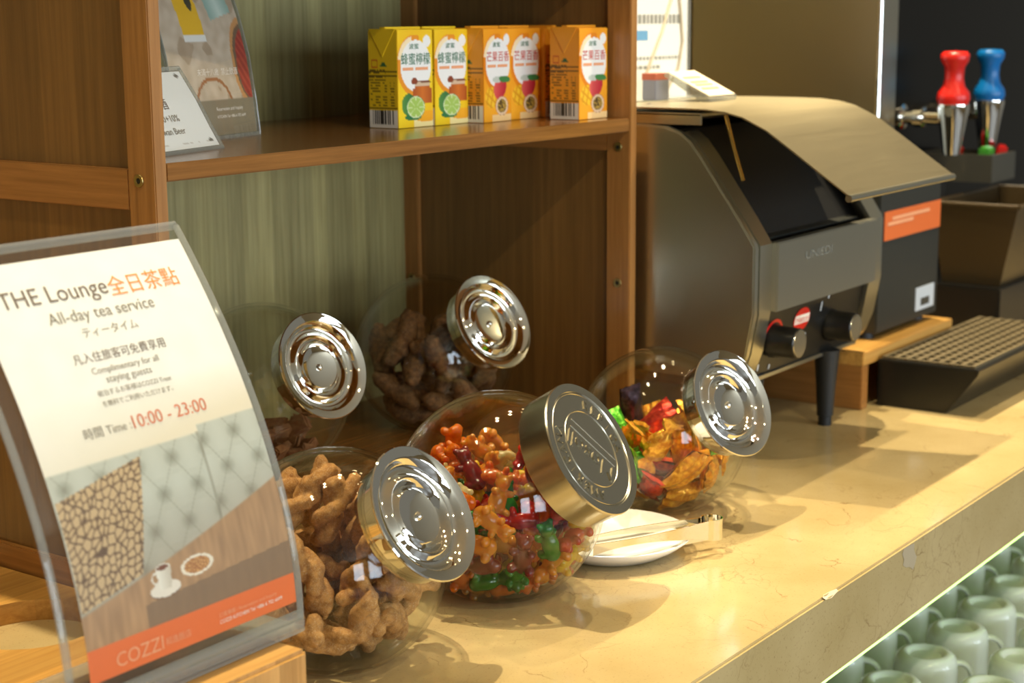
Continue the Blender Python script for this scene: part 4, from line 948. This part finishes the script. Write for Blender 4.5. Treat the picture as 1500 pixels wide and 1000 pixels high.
# ================================================================== riser, dispenser, drip tray
rs = empty('wooden_riser', (0, 0, 0)); tag(rs, 'low wooden riser under the black dispenser box', 'riser')
box_part('top_board', M['bamboo'], rs, (2.035, 2.355, 0.888, 1.30, 0.060, 0.078), 0.001); box_part('side_board', M['wood_deep'], rs, (2.035, 2.055, 0.889, 1.30, 0.0, 0.060)); box_part('side_board', M['wood_deep'], rs, (2.335, 2.355, 0.889, 1.30, 0.0, 0.060))
db = empty('dispenser_box', (0, 0, 0)); tag(db, 'dark box-shaped drink dispenser with an orange label on the wooden riser', 'dispenser')
box_part('housing', M['dark_metal'], db, (2.125, 2.345, 0.910, 1.20, 0.088, 0.300), 0.002)
for x, y in ((2.145, 0.935), (2.325, 0.935), (2.145, 1.17), (2.325, 1.17)): MB().lathe([(0, 0), (0.012, 0), (0.010, 0.0105), (0, 0.0105)], 20, Matrix.Translation((x, y, 0.078))).build('foot', M['rubber'], db, smooth=True)
ol = MB().box(2.140, 2.343, 0.9088, 0.9102, 0.216, 0.256).build('orange_label', M['orange_label'], db)
mk = MB()
for z, x0, x1 in ((0.243, 2.165, 2.30), (0.236, 2.15, 2.24)): mk.add([(x0, 0.9084, z), (x1, 0.9084, z), (x1, 0.9084, z+0.005), (x0, 0.9084, z+0.005)], [(0, 1, 2, 3)])
mk.build('faint_print', M['ink_pale'], ol)
wl = MB().box(2.262, 2.330, 0.9088, 0.9102, 0.100, 0.134).build('white_sticker', M['white_label'], db)
mk = MB(); mk.add([(2.280, 0.9084, 0.106), (2.312, 0.9084, 0.106), (2.312, 0.9084, 0.117), (2.280, 0.9084, 0.117)], [(0, 1, 2, 3)]); mk.build('sticker_print', M['grey_plastic'], wl)
dt = empty('drip_tray', (0, 0, 0)); tag(dt, 'black drip tray with a worn metal grille in front of the riser', 'drip tray')
MB().prism_x([(0.886, 0.0), (0.788, 0.0), (0.745, 0.058), (0.745, 0.064), (0.886, 0.064)], 2.078, 2.46).build('tray_body', M['black'], dt, bevel=0.0015)
b = MB()
for k in range(9): b.box(2.084, 2.454, 0.752+k*0.0155, 0.752+k*0.0155+0.006, 0.064, 0.0675)
for k in range(18): b.box(2.086+k*0.0212, 2.086+k*0.0212+0.006, 0.7525, 0.881, 0.0642, 0.0665)
b.build('grille', plain('worn_grille', (112, 100, 74), 0.55, metal=0.4), dt)

# ================================================================== dispenser tower with taps, bin
tw_ = empty('tap_tower', (0, 0, 0)); tag(tw_, 'tall glossy black drink tower carrying the chrome taps', 'drink tower')
box_part('tower_panel', M['black_gloss'], tw_, (2.530, 3.60, 1.066, 1.40, 0.0, 0.95), 0.002); box_part('steel_border', M['steel'], tw_, (2.462, 2.530, 1.064, 1.40, 0.0, 0.95), 0.001)
MB().tube([(2.459, 1.064, 0.0), (2.459, 1.064, 0.95)], 0.0048, n=20).build('corner_bar', M['chrome'], tw_, smooth=True)
def tap(x, z, mat, label):
    t = empty('drink_tap', (x, 1.066, z)); tag(t, label, 'tap', 'taps on the black tower')
    A = rot_to((0, -1, 0))
    MB().lathe([(0.020, 0.0), (0.020, 0.006), (0.012, 0.008), (0.012, 0.024), (0.016, 0.026), (0.016, 0.040), (0.011, 0.042), (0.011, 0.082)], 28, A).build('shank', M['chrome'], t, smooth=True, angle=math.radians(40))
    Bm = Matrix.Translation((0, -0.088, 0))
    MB().lathe([(0.0, -0.058), (0.013, -0.058), (0.0145, -0.050), (0.0215, -0.005), (0.0255, 0.016), (0.0255, 0.022), (0.0, 0.024)], 28, Bm).build('spout', M['chrome'], t, smooth=True, angle=math.radians(40))
    MB().lathe([(0.0, 0.022), (0.023, 0.022), (0.026, 0.030), (0.0245, 0.040), (0.017, 0.050), (0.0145, 0.062), (0.0155, 0.080), (0.0215, 0.090), (0.0225, 0.099), (0.018, 0.104), (0.0, 0.105)], 28, Bm).build('handle', mat, t, smooth=True, angle=math.radians(50))
    return t
tap(2.556, 0.362, M['red'], 'chrome tap with a red handle on the black tower')
tap(2.715, 0.362, M['blue'], 'chrome tap with a blue handle on the black tower')
sbx = empty('packet_bin', (0, 0, 0)); b = MB(); x0, x1, y0, y1, z0, z1 = 2.625, 2.735, 0.935, 1.063, 0.255, 0.300
b.box(x0, x1, y0, y0+0.004, z0, z1).box(x0, x1, y1-0.004, y1, z0, z1).box(x0, x0+0.004, y0+0.004, y1-0.004, z0, z1).box(x1-0.004, x1, y0+0.004, y1-0.004, z0, z1).box(x0+0.004, x1-0.004, y0+0.004, y1-0.004, z0, z0+0.004)
b.build('bin_shell', M['grey_plastic'], sbx); box_part('bracket', M['black'], sbx, (2.655, 2.70, 1.040, 1.067, 0.215, 0.255)); tag(sbx, 'small grey bin hung on the tower under the blue tap', 'bin')
for k, (x, y, mt, lab) in enumerate(((2.636, 0.95, 'green_plastic', 'green packet standing in the small bin under the taps'), (2.636, 1.00, 'red', 'red packet standing in the small bin under the taps'), (2.692, 0.945, 'red', 'red sachet at the right end of the small bin'))):
    o = MB().box(-0.018, 0.018, -0.008, 0.008, 0, 0.052).build('packet', M[mt], bevel=0.003); o.location = (x+0.018, y+0.012, 0.2595); o.rotation_euler = (math.radians(8), 0, 0.2*k); tag(o, lab, 'packet', 'packets in the bin')
bs_ = MB().box(2.50, 2.92, 0.868, 1.055, 0.0, 0.104).build('black_stand', M['black'], bevel=0.002); tag(bs_, 'low black stand under the brown plastic bin', 'stand')
bn = empty('brown_bin', (0, 0, 0)); tag(bn, 'brown translucent plastic bin with a rolled rim right of the dispenser box', 'bin')
b = MB(); t0 = [(2.500, 0.846), (2.80, 0.846), (2.80, 0.985), (2.500, 0.985)]; b0 = [(2.525, 0.878), (2.775, 0.878), (2.775, 0.972), (2.525, 0.972)]
vs = [(x, y, 0.232) for x, y in t0]+[(x, y, 0.1045) for x, y in b0]; b.add(vs, [(0, 1, 5, 4), (1, 2, 6, 5), (2, 3, 7, 6), (3, 0, 4, 7), (4, 5, 6, 7)])
o = b.build('bin_shell', M['smoke_bin'], bn); md = o.modifiers.new('wall', 'SOLIDIFY'); md.thickness = 0.003
b = MB(); b.tube([(*p, 0.232) for p in t0+[t0[0]]], 0.004, n=8); b.build('rim', M['smoke_bin'], bn, smooth=True)

# ================================================================== notice standing on the toaster
wp = empty('notice_stand', (0, 1.172, 0.4117)); tag(wp, 'white notice sheet in a clear stand on the back of the toaster top', 'notice')
MB().box(1.76, 2.044, -0.002, 0.0, 0.003, 0.42).build('sheet', M['paper'], wp); box_part('clear_edge', M['acrylic_edge'], wp, (2.044, 2.052, -0.003, 0.002, 0.0, 0.425), 0.001); box_part('foot_plate', M['acrylic_edge'], wp, (1.76, 2.052, -0.03, 0.05, 0.0, 0.003), 0.001)
rgx = random.Random(2); pm = plain('grey_print', (150, 150, 140), 0.6)
for z, h_, x0, x1 in ((0.102, 0.012, 1.86, 2.020), (0.054, 0.0045, 1.86, 2.020), (0.042, 0.0045, 1.86, 1.965)):
    x = x0; mk = MB()
    while x < x1: w_ = rgx.uniform(0.004, 0.010); mk.add([(x, -0.0024, z), (x+w_, -0.0024, z), (x+w_, -0.0024, z+h_), (x, -0.0024, z+h_)], [(0, 1, 2, 3)]); x += w_+0.003
    mk.build('print_line', pm, wp)['kind'] = 'stuff'
mk = MB(); mk.add([(1.89, -0.0024, 0.080), (1.938, -0.0024, 0.080), (1.938, -0.0024, 0.093), (1.89, -0.0024, 0.093)], [(0, 1, 2, 3)]); mk.build('blue_print', M['ink_blue'], wp)
lp_ = [(2.004, 0.150), (1.973, 0.092), (1.933, 0.037), (1.927, 0.019), (1.941, 0.008), (1.966, 0.006), (1.988, 0.013), (2.017, 0.041), (2.028, 0.078), (2.021, 0.122), (2.014, 0.150)]
b = MB(); b.tube([(x, -0.004, z) for x, z in lp_], 0.0020, n=8); b.build('hanging_cord', plain('beige_cord', (196, 184, 160), 0.7), wp, smooth=True)
